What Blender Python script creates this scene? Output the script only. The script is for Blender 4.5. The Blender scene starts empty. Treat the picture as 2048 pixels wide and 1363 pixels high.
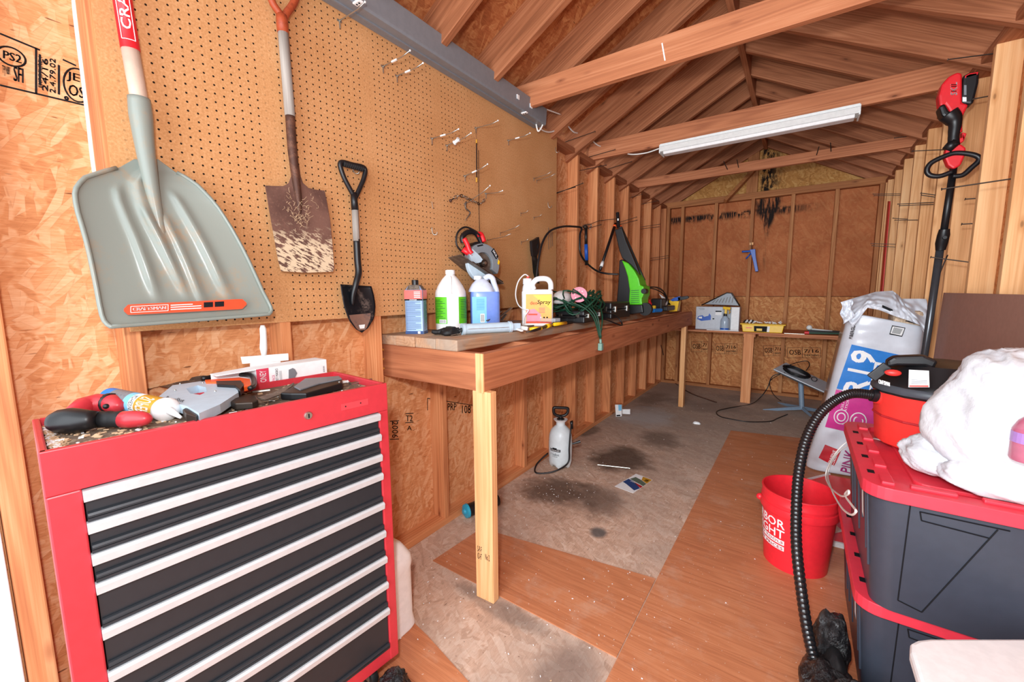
import bpy, bmesh, math, random
import numpy as np
from math import sin, cos, pi, radians, sqrt, atan2
from mathutils import Vector, Matrix, noise
random.seed(7)
SC = bpy.context.scene
COL = SC.collection
V = Vector
# ------------------------------------------------------------------ camera
CAMP = (1.5558, -1.0451, 1.2993); YAW, PITCH, ROLL, FPX = .6093, .1193, -.008, 821.87
_f = np.array([-sin(YAW)*cos(PITCH), cos(YAW)*cos(PITCH), -sin(PITCH)])
_r0 = np.array([cos(YAW), sin(YAW), 0.]); _u0 = np.cross(_r0, _f)
_r = cos(ROLL)*_r0 + sin(ROLL)*_u0; _u = -sin(ROLL)*_r0 + cos(ROLL)*_u0
cd = bpy.data.cameras.new('camera'); cam = bpy.data.objects.new('camera', cd); COL.objects.link(cam)
cd.sensor_width = 36; cd.lens = FPX/2048*36; cd.clip_start = .02
cam.matrix_world = Matrix(((_r[0], _u[0], -_f[0], CAMP[0]), (_r[1], _u[1], -_f[1], CAMP[1]), (_r[2], _u[2], -_f[2], CAMP[2]), (0, 0, 0, 1)))
SC.camera = cam
# ------------------------------------------------------------------ world, lights, exposure
w = bpy.data.worlds.new('daylight'); SC.world = w; w.use_nodes = True
w.node_tree.nodes['Background'].inputs[0].default_value = (.86, .93, 1, 1)
w.node_tree.nodes['Background'].inputs[1].default_value = 1.1
def area(name, loc, target, size, power, color=(1, 1, 1), falloff=None, size_y=None):
    l = bpy.data.lights.new(name, 'AREA'); l.energy = power; l.color = color; l.size = size
    if size_y: l.shape = 'RECTANGLE'; l.size_y = size_y
    o = bpy.data.objects.new(name, l); COL.objects.link(o); o.location = loc
    o.rotation_euler = (V(target)-V(loc)).to_track_quat('-Z', 'Y').to_euler()
    if falloff:
        l.use_nodes = True; nt = l.node_tree; e = nt.nodes['Emission']; fo = nt.nodes.new('ShaderNodeLightFalloff')
        fo.inputs['Strength'].default_value = 1; nt.links.new(fo.outputs[falloff], e.inputs['Strength'])
    return o
fl = bpy.data.lights.new('camera_flash', 'POINT'); fl.energy = 23; fl.shadow_soft_size = .045; fl.color = (.96, .98, 1)
fo_ = bpy.data.objects.new('camera_flash', fl); COL.objects.link(fo_); fo_.location = (1.50, -1.10, 1.53)
fl.use_nodes = True; _nt = fl.node_tree; _fo = _nt.nodes.new('ShaderNodeLightFalloff'); _fo.inputs['Strength'].default_value = 1
_nt.links.new(_fo.outputs['Linear'], _nt.nodes['Emission'].inputs['Strength'])
area('doorway_daylight', (1.1, -2.2, 1.5), (1.1, 3, 1.1), 2.2, 19, (.88, .95, 1), 'Linear', size_y=2.2)
SC.view_settings.view_transform = 'Standard'; SC.view_settings.look = 'None'; SC.view_settings.gamma = 1
SC.view_settings.use_curve_mapping = False; SC.view_settings.exposure = 0.6
# ------------------------------------------------------------------ measuring: a point of the photo on a known plane of the shed
def at(px, py, ax, val):
    d = _f + (px-1024)/FPX*_r - (py-681.5)/FPX*_u
    i = 'xyz'.index(ax); t = (val-CAMP[i])/d[i]
    return V((CAMP[0]+t*d[0], CAMP[1]+t*d[1], CAMP[2]+t*d[2]))
def ppm(p):
    return FPX/float((np.array(p)-np.array(CAMP)) @ _f)
# ------------------------------------------------------------------ materials
def lin(h):
    h = h.lstrip('#'); c = [int(h[i:i+2], 16)/255 for i in (0, 2, 4)]
    return tuple((x/12.92 if x <= .04045 else ((x+.055)/1.055)**2.4) for x in c)+(1,)
class NT:
    def __init__(s, name, rough=.6, metal=0, spec=.3):
        s.m = bpy.data.materials.new(name); s.m.use_nodes = True; s.t = s.m.node_tree; s.b = s.t.nodes['Principled BSDF']
        s.b.inputs['Roughness'].default_value = rough; s.b.inputs['Metallic'].default_value = metal
        s.b.inputs['Specular IOR Level'].default_value = spec
    def n(s, ty, **k):
        nd = s.t.nodes.new('ShaderNode'+ty)
        for a, v in k.items(): setattr(nd, a, v)
        return nd
    def set(s, sock, v):
        if isinstance(v, bpy.types.NodeSocket): s.t.links.new(v, sock)
        elif v is not None: sock.default_value = v
    def obj(s): return s.n('TexCoord').outputs['Object']
    def rand(s): return s.n('ObjectInfo').outputs['Random']
    def math(s, op, a, b=None, clamp=False):
        nd = s.n('Math', operation=op, use_clamp=clamp); s.set(nd.inputs[0], a)
        if b is not None: s.set(nd.inputs[1], b)
        return nd.outputs[0]
    def vm(s, op, a, b=None):
        nd = s.n('VectorMath', operation=op); s.set(nd.inputs[0], a)
        if b is not None: s.set(nd.inputs[1], b)
        return nd.outputs[0]
    def mapp(s, v, scale=(1, 1, 1), rot=(0, 0, 0), loc=(0, 0, 0)):
        nd = s.n('Mapping'); s.set(nd.inputs['Vector'], v); nd.inputs['Scale'].default_value = scale
        nd.inputs['Rotation'].default_value = rot; nd.inputs['Location'].default_value = loc; return nd.outputs[0]
    def noise(s, v, scale=5, detail=3, rough=.5, dist=0):
        nd = s.n('TexNoise'); s.set(nd.inputs['Vector'], v); nd.inputs['Scale'].default_value = scale
        nd.inputs['Detail'].default_value = detail; nd.inputs['Roughness'].default_value = rough; nd.inputs['Distortion'].default_value = dist
        return nd.outputs['Fac']
    def voro(s, v, scale=5, rnd=1, feature='F1'):
        nd = s.n('TexVoronoi', feature=feature); s.set(nd.inputs['Vector'], v); nd.inputs['Scale'].default_value = scale
        nd.inputs['Randomness'].default_value = rnd; return nd
    def ramp(s, f, stops, interp='LINEAR'):
        nd = s.n('ValToRGB'); s.set(nd.inputs[0], f); cr = nd.color_ramp; cr.interpolation = interp
        while len(cr.elements) < len(stops): cr.elements.new(.5)
        for e, (p, c) in zip(cr.elements, stops):
            e.position = p; e.color = lin(c) if isinstance(c, str) else ((c, c, c, 1) if not isinstance(c, tuple) else c)
        return nd.outputs[0]
    def mix(s, f, a, b, mode='MIX'):
        nd = s.n('Mix', data_type='RGBA', blend_type=mode); s.set(nd.inputs[0], f)
        s.set(nd.inputs[6], lin(a) if isinstance(a, str) else a); s.set(nd.inputs[7], lin(b) if isinstance(b, str) else b)
        return nd.outputs[2]
    def fmix(s, f, a, b):
        nd = s.n('Mix', data_type='FLOAT'); s.set(nd.inputs[0], f); s.set(nd.inputs[2], a); s.set(nd.inputs[3], b); return nd.outputs[0]
    def xyz(s, v):
        nd = s.n('SeparateXYZ'); s.set(nd.inputs[0], v); return nd.outputs
    def step(s, v, a, b):   # 0 below a, 1 above b
        nd = s.n('MapRange', interpolation_type='SMOOTHSTEP'); s.set(nd.inputs[0], v); nd.inputs[1].default_value = a; nd.inputs[2].default_value = b
        return nd.outputs[0]
    def col(s, c): s.set(s.b.inputs['Base Color'], lin(c) if isinstance(c, str) else c)
    def bump(s, h, strength=.3, dist=.002):
        nd = s.n('Bump'); nd.inputs['Strength'].default_value = strength; nd.inputs['Distance'].default_value = dist
        s.set(nd.inputs['Height'], h); s.t.links.new(nd.outputs[0], s.b.inputs['Normal'])
def plain(name, c, rough=.5, metal=0, spec=.4, var=.035, scale=40, bump=0, coat=0, trans=0, alpha=1):
    s = NT(name, rough, metal, spec); v = s.obj(); n = s.noise(v, scale, 4, .6)
    base = lin(c)
    dk = tuple(x*(1-var) for x in base[:3])+(1,); lt = tuple(min(1, x*(1+var)) for x in base[:3])+(1,)
    s.col(s.mix(s.step(n, .35, .65), dk, lt))
    if bump: s.bump(n, bump, .002)
    if coat: s.b.inputs['Coat Weight'].default_value = coat
    if trans: s.b.inputs['Transmission Weight'].default_value = trans
    if alpha < 1: s.b.inputs['Alpha'].default_value = alpha
    return s.m
def worn(name, c, dirt, amount=.5, rough=.5, metal=0, scale=14, spec=.4, bump=.1):
    s = NT(name, rough, metal, spec); v = s.obj(); n = s.noise(v, scale, 7, .65); n2 = s.noise(v, scale*9, 3, .6)
    k = s.math('MULTIPLY', s.step(n, .62-amount*.3, .78-amount*.2), s.step(n2, .3, .6))
    s.col(s.mix(k, c, dirt)); s.bump(n2, bump, .002); return s.m
def osb(name, normal, dark, mid, light, sc=1., seam=None, extra=None, rough=.75, fleck='#5a2c16'):
    s = NT(name, rough, 0, .2); v = s.obj(); rx = {'x': 0, 'y': 1, 'z': 2}[normal]
    vals = []; edges = []
    warp = s.vm('ADD', v, s.vm('MULTIPLY', s.n('TexNoise').outputs['Color'], (.05, .05, .05)))
    for i, a in enumerate((.15, .7, -.5, 1.6, -1.0)):
        rot = [0, 0, 0]; rot[rx] = a
        scl = {'x': (10, 8, 50), 'y': (8, 10, 50), 'z': (50, 8, 10)}[normal]
        m1 = s.mapp(s.mapp(warp, rot=tuple(rot)), scale=tuple(q*sc for q in scl), loc=(i*3.7, i*1.3, i*5.1))
        vo = s.voro(m1, 1, 1); vals.append(s.xyz(vo.outputs['Color'])[0]); 
        ve = s.voro(m1, 1, 1, 'DISTANCE_TO_EDGE'); edges.append(ve.outputs['Distance'])
    val, ed = vals[0], edges[0]
    for i in range(1, 5):
        sel = s.step(s.noise(s.mapp(v, loc=(i*9, i*4, i)), 13*sc, 2, .5, .6), .47, .55)
        val = s.fmix(sel, val, vals[i]); ed = s.fmix(sel, ed, edges[i])
    gscl = {'x': (30, 25, 190), 'y': (25, 30, 190), 'z': (190, 25, 30)}[normal]
    grain = s.noise(s.mapp(v, scale=gscl), 1, 4, .6, .8)
    big = s.noise(v, 1.6, 3, .5)
    tot = s.math('ADD', s.math('MULTIPLY', val, .34), s.math('ADD', s.math('MULTIPLY', grain, .6), s.math('MULTIPLY', big, .2)))
    c = s.ramp(tot, [(.2, dark), (.52, mid), (.85, light)])
    c = s.mix(s.math('MULTIPLY', s.math('SUBTRACT', 1, s.step(ed, .0, .04)), .28), c, dark)
    fl = s.math('MULTIPLY', s.step(s.noise(s.mapp(v, scale=tuple(q*.55 for q in gscl), loc=(5, 5, 5)), 1, 2, .5), .71, .76), .8)
    c = s.mix(fl, c, fleck)
    if extra: c = extra(s, v, c)
    s.col(c); s.bump(s.math('ADD', val, s.math('MULTIPLY', grain, .6)), .25, .003)
    return s.m
def wood(name, axis, dark, mid, light, knots=.6, ring=1., rough=.65, dirty=None, spec=.25):
    s = NT(name, rough, 0, spec); ax = 'xyz'.index(axis)
    r = s.rand(); off = s.n('CombineXYZ'); s.set(off.inputs[0], s.math('MULTIPLY', r, 17)); s.set(off.inputs[1], s.math('MULTIPLY', r, 31)); s.set(off.inputs[2], s.math('MULTIPLY', r, 23))
    v = s.vm('ADD', s.obj(), off.outputs[0])
    def sc(al, ac): q = [ac]*3; q[ax] = al; return tuple(q)
    low = s.noise(s.mapp(v, scale=sc(.38, 9)), 1, 1, .4, .15)
    rings = s.math('SINE', s.math('MULTIPLY', low, 95*ring)); rings = s.math('ADD', s.math('MULTIPLY', rings, .5), .5)
    fine = s.noise(s.mapp(v, scale=sc(4, 240)), 1, 3, .6)
    mid_n = s.noise(s.mapp(v, scale=sc(1.5, 14)), 1, 3, .55)
    tot = s.math('ADD', s.math('MULTIPLY', rings, .13), s.math('ADD', s.math('MULTIPLY', fine, .38), s.math('MULTIPLY', mid_n, .5)))
    tot = s.math('ADD', tot, s.math('MULTIPLY', s.math('SUBTRACT', r, .5), .12))
    c = s.ramp(tot, [(.25, dark), (.55, mid), (.85, light)])
    if knots:
        vo = s.voro(s.mapp(v, scale=sc(3.2, 9)), 1, 1).outputs['Distance']
        k = s.math('SUBTRACT', 1, s.step(vo, .05, .16)); c = s.mix(s.math('MULTIPLY', k, knots), c, dark)
        k2 = s.math('SUBTRACT', 1, s.step(vo, .02, .06)); c = s.mix(s.math('MULTIPLY', k2, knots), c, '#4a2412')
    if dirty:
        d = s.step(s.noise(v, 6, 5, .6), .42, .62); c = s.mix(s.math('MULTIPLY', d, .75), c, dirty)
    s.col(c); s.bump(s.math('ADD', fine, rings), .12, .0015); return s.m
M = {}
M['fir'] = {a: wood('red_fir_'+a, a, '#94553a', '#c27c55', '#de9c74', .7) for a in 'xyz'}
M['roofwood'] = {a: wood('roof_lumber_'+a, a, '#764329', '#a76947', '#ca8c65', .55, 1.3) for a in 'xyz'}
M['pine'] = {a: wood('pale_pine_'+a, a, '#c98850', '#f0b881', '#fbd3a0', .5, .8) for a in 'xyz'}
M['stud'] = {a: wood('stud_lumber_'+a, a, '#a8623e', '#d8905f', '#efb584', .75) for a in 'xyz'}
M['farstud'] = {a: wood('far_stud_lumber_'+a, a, '#84502f', '#b07245', '#d09a68', .6) for a in 'xyz'}
M['benchtop'] = wood('bench_plank', 'y', '#936a4c', '#c09674', '#d8b394', .3, 1, .8, '#a89a8b')
M['plankend'] = wood('sawn_end_grain', 'x', '#d09a6c', '#e8b488', '#f0c9a0', .2, 1, .8)
M['osb_left'] = osb('osb_left', 'x', '#b2683c', '#dc9865', '#efbf93')
def far_extra(s, v, c):
    X, Y, Z = s.xyz(v)
    # lower sheet is plainer, paler strand board
    upper = s.step(Z, 1.212, 1.218)
    red = s.mix(s.step(s.noise(v, 3, 4, .6), .35, .7), '#9c5230', '#b86a42')
    c = s.mix(s.math('MULTIPLY', upper, .72), c, red)
    seam = s.math('SUBTRACT', 1, s.step(s.math('ABSOLUTE', s.math('SUBTRACT', Z, 1.215)), .0, .006)); c = s.mix(seam, c, '#4b2413')
    drip = s.noise(s.mapp(v, scale=(90, 1, 7)), 1, 3, .6); blot = s.noise(v, 9, 4, .6)
    band = s.math('MULTIPLY', s.step(Z, 2.17, 2.24), s.math('SUBTRACT', 1, s.step(Z, 2.27, 2.31)))
    k = s.math('MULTIPLY', band, s.math('MULTIPLY', s.step(drip, .36, .5), s.step(blot, .38, .48)))
    k = s.math('MULTIPLY', k, s.math('SUBTRACT', 1, s.step(X, 1.3, 1.8)))
    c = s.mix(k, c, '#1d1411')
    dx = s.math('ABSOLUTE', s.math('SUBTRACT', X, s.math('ADD', 1.14, s.math('MULTIPLY', s.noise(v, 4, 2), .06))))
    wd = s.math('ADD', s.math('MULTIPLY', s.step(Z, 1.9, 2.4), .13), .035)
    k2 = s.math('SUBTRACT', 1, s.step(s.math('SUBTRACT', dx, s.math('ADD', wd, -.02)), -.035, .012))
    k2 = s.math('MULTIPLY', k2, s.step(s.noise(s.mapp(v, scale=(26, 1, 3.5)), 1, 4, .65), .40, .54)); k2 = s.math('MULTIPLY', k2, s.step(Z, 1.5, 1.7))
    return s.mix(k2, c, '#1d1411')
M['osb_far'] = osb('osb_far', 'y', '#8a5230', '#bd7a4a', '#dca76f', 1, extra=far_extra)
def gable_extra(s, v, c):
    X, Y, Z = s.xyz(v)
    k = s.math('MULTIPLY', s.step(X, 1.06, 1.1), s.math('SUBTRACT', 1, s.step(X, 1.16, 1.36)))
    k = s.math('MULTIPLY', k, s.step(s.noise(s.mapp(v, scale=(22, 1, 9)), 1, 4, .65), .42, .54))
    return s.mix(k, c, '#1d1411')
M['osb_gable'] = osb('osb_gable', 'y', '#8a5a30', '#bd8548', '#d9ab6c', 1, extra=gable_extra)
M['osb_right'] = osb('osb_right', 'x', '#8e4f2c', '#bd7848', '#d99c6a')
M['osb_roof'] = osb('osb_roof', 'z', '#7a3f20', '#a8623a', '#c78a58')
def floor_extra(s, v, c):
    nz = s.math('MULTIPLY', s.math('SUBTRACT', s.noise(v, 3.5, 5, .6), .5), .5)
    grime = s.noise(v, 1.7, 6, .65)
    c = s.mix(s.math('MULTIPLY', s.step(grime, .35, .65), .55), c, '#a89486')
    Y = s.xyz(v)[1]
    c = s.mix(s.math('MULTIPLY', s.step(Y, 1.7, 3.2), .6), c, '#a1968c')
    for (x, y, rx, ry, col, a) in ((.50, 1.95, .30, .30, '#4b3a30', .85), (.34, 1.22, .30, .24, '#5a463a', .85), (.6, 1.28, .22, .22, '#5f4b40', .7), (.62, 2.55, .22, .26, '#5a4a40', .6), (.16, 3.9, .2, .5, '#6a5648', .5), (.02, 2.4, .10, .25, '#55473c', .7),
                             (.32, 3.15, .32, .40, '#c3c6c8', .6), (.98, .1, .14, .2, '#7b6960', .7), (.62, .2, .3, .06, '#6f625a', .6), (.8, 3.9, .5, .35, '#80756d', .5), (.74, .93, .05, .05, '#5f5b59', .9), (1.2, 4.5, .6, .2, '#857b74', .5)):
        d = s.vm('MULTIPLY', s.vm('SUBTRACT', v, (x, y, 0)), (1/rx, 1/ry, 0))
        ln = s.n('VectorMath', operation='LENGTH'); s.set(ln.inputs[0], d)
        k = s.math('SUBTRACT', 1, s.step(s.math('ADD', ln.outputs['Value'], s.math('MULTIPLY', nz, 3.6)), .35, 1.1))
        c = s.mix(s.math('MULTIPLY', k, a), c, col)
    sp = s.step(s.noise(v, 110, 2, .5), .70, .74); c = s.mix(s.math('MULTIPLY', sp, .6), c, '#e9ddd0')
    sp = s.step(s.noise(s.mapp(v, loc=(4, 4, 4)), 80, 2, .5), .70, .74); return s.mix(s.math('MULTIPLY', sp, .6), c, '#3c302a')
M['floor'] = osb('subfloor', 'z', '#a6846c', '#d3ae96', '#ecd3bf', .9, extra=floor_extra, rough=.85, fleck='#6a5142')
def vinyl(name, rot):
    s = NT(name, .42, 0, .4); v = s.mapp(s.obj(), rot=(0, 0, rot))
    low = s.noise(s.mapp(v, scale=(.9, 9, 1)), 1, 2, .5, .3); rings = s.math('SINE', s.math('MULTIPLY', low, 60))
    fine = s.noise(s.mapp(v, scale=(8, 240, 1)), 1, 3, .6)
    t = s.math('ADD', s.math('MULTIPLY', rings, .07), s.math('ADD', s.math('MULTIPLY', fine, .6), s.math('MULTIPLY', low, .35)))
    c = s.ramp(t, [(.2, '#ae6a48'), (.5, '#c98159'), (.85, '#dc986f')])
    X, Y, Z = s.xyz(v)
    fy = s.math('FRACT', s.math('DIVIDE', s.math('ADD', Y, 20), .0762)); ln = s.math('SUBTRACT', 1, s.step(s.math('ABSOLUTE', s.math('SUBTRACT', fy, .5)), .0, .014))
    c = s.mix(s.math('MULTIPLY', ln, .55), c, '#8a4a2e')
    d = s.step(s.noise(v, 5, 6, .7), .5, .7); c = s.mix(s.math('MULTIPLY', d, .25), c, '#d9bda6')
    sp = s.step(s.noise(v, 100, 2, .5), .72, .76); c = s.mix(s.math('MULTIPLY', sp, .7), c, '#f0e4d8')
    s.col(c); s.bump(fine, .08, .001); return s.m
M['vinyl'] = vinyl('wood_print_vinyl', 0)
def pegm():
    s = NT('pegboard_face', .8, 0, .2); v = s.obj(); X, Y, Z = s.xyz(v)
    n = s.noise(v, 160, 3, .6); b = s.noise(v, 3, 4, .6)
    c = s.ramp(s.math('ADD', s.math('MULTIPLY', n, .7), s.math('MULTIPLY', b, .4)), [(.3, '#b07a4c'), (.55, '#c99260'), (.8, '#dcab7c')])
    ps = .0254
    fy = s.math('SUBTRACT', s.math('FRACT', s.math('DIVIDE', s.math('ADD', Y, 10.01), ps)), .5)
    fz = s.math('SUBTRACT', s.math('FRACT', s.math('DIVIDE', s.math('ADD', Z, 10.0), ps)), .5)
    d = s.math('SQRT', s.math('ADD', s.math('MULTIPLY', fy, fy), s.math('MULTIPLY', fz, fz)))
    h = s.math('SUBTRACT', 1, s.step(d, .1, .135))
    # holes that land on a stud show timber, not darkness
    sp = s.math('ABSOLUTE', s.math('SUBTRACT', s.math('FRACT', s.math('DIVIDE', s.math('ADD', s.math('SUBTRACT', Y, .534), 20.32+.2032), .4064)), .5))
    onstud = s.math('SUBTRACT', 1, s.step(sp, .045, .06))
    far = s.math('SUBTRACT', 1, s.math('MULTIPLY', s.step(Y, .6, .95), .85))
    edge = s.math('MULTIPLY', s.step(Z, 1.21, 1.212), s.step(Y, -.70, -.695))
    c = s.mix(s.math('MULTIPLY', s.math('MULTIPLY', h, edge), s.math('MULTIPLY', far, s.math('SUBTRACT', 1, s.math('MULTIPLY', onstud, .75)))), c, '#1c120c')
    s.col(c); s.bump(n, .15, .001); return s.m
M['peg'] = pegm()
for k, a in dict(
    red_metal=('#c8353f', .35, .0, .5), dark_metal=('#2e3237', .35, .2, .5), alu=('#d3d7da', .35, .25, .5), zinc=('#b9b7b0', .3, .9, .5), steel=('#a8a49c', .3, .9, .5), iron=('#4a413b', .45, .8, .5),
    black=('#151518', .4, 0, .5), rubber=('#18181a', .6, 0, .4), white=('#f0f0f0', .4, 0, .4), offwhite=('#e6e8e6', .5, 0, .4), grey=('#7f858b', .5, .1, .4), grey_steel=('#82868c', .45, .2, .4),
    red=('#e0202a', .4, 0, .5), redtote=('#e2384a', .45, 0, .5), tote=('#3a3f4b', .4, 0, .5), bucket=('#ee2a36', .4, 0, .5), vacred=('#ee3a34', .4, 0, .5), green=('#56c81e', .35, 0, .5), darkgreen=('#164632', .45, 0, .5),
    blue=('#1756b8', .4, 0, .5), label_blue=('#1e7fd6', .5, 0, .4), label_lightblue=('#7ec4ea', .5, 0, .4), label_green=('#5fc21c', .5, 0, .4), magenta=('#d83a94', .5, 0, .4), yellow=('#f2c318', .4, 0, .5), orange=('#f05a1e', .45, 0, .5),
    bluecan=('#8fa9cc', .35, .2, .5), navy=('#23467f', .4, 0, .5), coral=('#ef5b52', .4, 0, .5), pink=('#f29cae', .8, 0, .2), orange_label=('#e0502f', .5, 0, .3), wood_handle=('#cdb3a0', .5, 0, .4), greyblue=('#bcd0de', .4, 0, .5),
    liquid=('#7290dd', .25, 0, .5), hazed=('#cfd8ea', .3, 0, .5), teal=('#2aa3c4', .3, 0, .5), card=('#f2f2f2', .7, 0, .3), ink=('#16161a', .7, 0, .2), brownboard=('#a98070', .75, 0, .2), cork=('#c9a886', .8, 0, .2), gold=('#d9a233', .4, .2, .5),
    cable_white=('#ecebe6', .4, 0, .4), dish=('#c3c9d1', .35, 0, .5), dishgrey=('#7c8fa3', .4, 0, .5), paint_line=('#b2262c', .6, 0, .3), purple=('#a77fc0', .4, 0, .4)).items():
    M[k] = plain(k, a[0], a[1], a[2], a[3])
M['white_ink'] = plain('white_ink', '#fbfbfb', .6, 0, .2, 0)
M['bagwhite'] = plain('bag_film', '#dfe3ec', .3, 0, .5, .05, 8, 0, .3)
M['glass'] = plain('clear_plastic', '#dfe6ee', .15, 0, .5, 0, alpha=.35)
M['bottle'] = plain('translucent_bottle', '#b7c8da', .2, 0, .5, .04, alpha=.8)
M['scoop'] = worn('scoop_plastic', '#878d85', '#9c8a74', .45, .28, 0, 7)
M['rust'] = worn('rusty_blade', '#5e4038', '#7d5a4c', .7, .75, .2, 22, .3, .4)
M['rustscratch'] = worn('scratched_rusty_blade', '#6b4a40', '#a8866c', .28, .7, .1, 46, .3, .4)
M['rusttube'] = worn('rusty_socket', '#54382e', '#7c5442', .6, .6, .4, 30)
M['redwood'] = worn('worn_red_paint', '#a94a2a', '#7a3018', .5, .5, 0, 30)
M['weathered'] = wood('weathered_handle', 'z', '#77706a', '#a39b93', '#c6c0b8', .0, 2, .8)
M['blackblade'] = worn('black_blade', '#15191f', '#6d625c', .35, .35, .3, 16)
M['dirtyblade'] = worn('dirty_tip', '#8a6a5c', '#4a4a50', .6, .6, .3, 20)
M['dust'] = worn('dusty_tray', '#6f5a4a', '#c9b496', .45, .95, 0, 40)
M['old_steel'] = worn('dirty_steel', '#6b6058', '#9b8f80', .6, .5, .6, 25)
def cloth():
    s = NT('white_fabric', .9, 0, .15); v = s.obj(); n = s.noise(v, 9, 5, .55, .6); s.col(s.mix(s.step(n, .3, .7), '#c9cbd1', '#dcdde0')); s.bump(n, .5, .02); return s.m
M['cloth'] = cloth()
def film():
    s = NT('black_film', .12, 0, .8); v = s.obj(); n = s.noise(v, 28, 5, .7, 1.5); s.col('#1c1a1c'); s.bump(n, 1, .02); return s.m
M['film'] = film()
# ------------------------------------------------------------------ mesh builder
class B:
    def __init__(s): s.v = []; s.f = []
    def add(s, vs, fs):
        o = len(s.v); s.v += [V(p) for p in vs]; s.f += [tuple(i+o for i in f) for f in fs]; return s
    def box(s, a, b, mtx=None):
        (x0, y0, z0), (x1, y1, z1) = a, b
        vs = [V((x, y, z)) for x in (x0, x1) for y in (y0, y1) for z in (z0, z1)]
        if mtx: vs = [mtx @ p for p in vs]
        return s.add(vs, [(0, 1, 3, 2), (4, 6, 7, 5), (0, 4, 5, 1), (2, 3, 7, 6), (0, 2, 6, 4), (1, 5, 7, 3)])
    def beam(s, p0, p1, w, h, up=(0, 0, 1), capskew=None):   # a bar from p0 to p1
        p0, p1 = V(p0), V(p1); d = (p1-p0).normalized(); sd = d.cross(V(up)).normalized(); uu = sd.cross(d).normalized()
        vs = [p + sd*(w/2*i) + uu*(h/2*j) for p in (p0, p1) for i, j in ((-1, -1), (1, -1), (1, 1), (-1, 1))]
        return s.add(vs, [(3, 2, 1, 0), (4, 5, 6, 7), (0, 1, 5, 4), (1, 2, 6, 5), (2, 3, 7, 6), (3, 0, 4, 7)])
    def prism(s, pts, a, b, ax='z'):   # polygon extruded along ax; pts are the other two coordinates in order
        def mk(p, q):
            return {'x': (q, p[0], p[1]), 'y': (p[0], q, p[1]), 'z': (p[0], p[1], q)}[ax]
        n = len(pts); return s.add([mk(p, a) for p in pts]+[mk(p, b) for p in pts], [tuple(range(n))[::-1], tuple(range(n, 2*n))]+[(i, (i+1) % n, n+(i+1) % n, n+i) for i in range(n)])
    def slab(s, pts, off):   # 3-D polygon thickened by vector off
        n = len(pts); off = V(off); return s.add([V(p) for p in pts]+[V(p)+off for p in pts], [tuple(range(n))[::-1], tuple(range(n, 2*n))]+[(i, (i+1) % n, n+(i+1) % n, n+i) for i in range(n)])
    def tube(s, pts, r, seg=10, closed=False, cap=True, flat=1.):
        pts = [V(p) for p in pts]; n = len(pts); rs = r if isinstance(r, (list, tuple)) else [r]*n
        up = None; vs = []
        for i in range(n):
            a = pts[(i-1) % n] if (closed or i > 0) else pts[0]; b = pts[(i+1) % n] if (closed or i < n-1) else pts[-1]
            d = (b-a).normalized()
            if up is None:
                up = V((0, 0, 1)) if abs(d.z) < .9 else V((1, 0, 0))
            up = (up - d*up.dot(d)).normalized(); sd = d.cross(up)
            for k in range(seg):
                t = 2*pi*k/seg; vs.append(pts[i] + (up*cos(t)*flat + sd*sin(t))*rs[i])
        fs = []
        for i in range(n if closed else n-1):
            j = (i+1) % n
            for k in range(seg):
                k2 = (k+1) % seg; fs.append((i*seg+k, i*seg+k2, j*seg+k2, j*seg+k))
        if not closed and cap: fs += [tuple(range(seg))[::-1], tuple(range((n-1)*seg, n*seg))]
        return s.add(vs, fs)
    def lathe(s, prof, c=(0, 0, 0), seg=32, sx=1., sy=1., mtx=None, power=2.):   # prof [(r,z)], optional squarish section
        vs = []; n = len(prof)
        for r, z in prof:
            for k in range(seg):
                t = 2*pi*k/seg; cx, sy_ = cos(t), sin(t); e = 2/power
                p = V((c[0]+r*sx*math.copysign(abs(cx)**e, cx), c[1]+r*sy*math.copysign(abs(sy_)**e, sy_), c[2]+z)); vs.append(mtx @ p if mtx else p)
        fs = [(i*seg+k, i*seg+(k+1) % seg, (i+1)*seg+(k+1) % seg, (i+1)*seg+k) for i in range(n-1) for k in range(seg)]
        fs += [tuple(range(seg))[::-1], tuple(range((n-1)*seg, n*seg))]
        return s.add(vs, fs)
    def ball(s, c, r, seg=20, mtx=None):
        rx, ry, rz = r if isinstance(r, tuple) else (r, r, r)
        n = seg//2; vs = []
        for i in range(1, n):
            a = pi*i/n
            for k in range(seg): t = 2*pi*k/seg; vs.append(V((rx*sin(a)*cos(t), ry*sin(a)*sin(t), -rz*cos(a))))
        vs += [V((0, 0, -rz)), V((0, 0, rz))]; b, t_ = len(vs)-2, len(vs)-1
        fs = [(i*seg+k, i*seg+(k+1) % seg, (i+1)*seg+(k+1) % seg, (i+1)*seg+k) for i in range(n-2) for k in range(seg)]
        fs += [(b, (k+1) % seg, k) for k in range(seg)] + [(t_, (n-2)*seg+k, (n-2)*seg+(k+1) % seg) for k in range(seg)]
        if mtx: vs = [mtx @ p for p in vs]
        return s.add([p+V(c) for p in vs], fs)
    def grid(s, fn, nu, nv, thick=None):
        vs = [V(fn(i/nu, j/nv)) for j in range(nv+1) for i in range(nu+1)]; w_ = nu+1
        fs = [(j*w_+i, j*w_+i+1, (j+1)*w_+i+1, (j+1)*w_+i) for j in range(nv) for i in range(nu)]
        if thick:
            t = V(thick); n = len(vs); vs2 = [p-t for p in vs]; bd = [i for i in range(nu)]+[nu+j*w_ for j in range(nv)]+[nv*w_+nu-i for i in range(nu)]+[(nv-j)*w_ for j in range(nv)]
            fs2 = [tuple(q+n for q in f[::-1]) for f in fs]; fs3 = [(bd[i], n+bd[i], n+bd[(i+1) % len(bd)], bd[(i+1) % len(bd)]) for i in range(len(bd))]
            return s.add(vs+vs2, fs+fs2+fs3)
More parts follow.
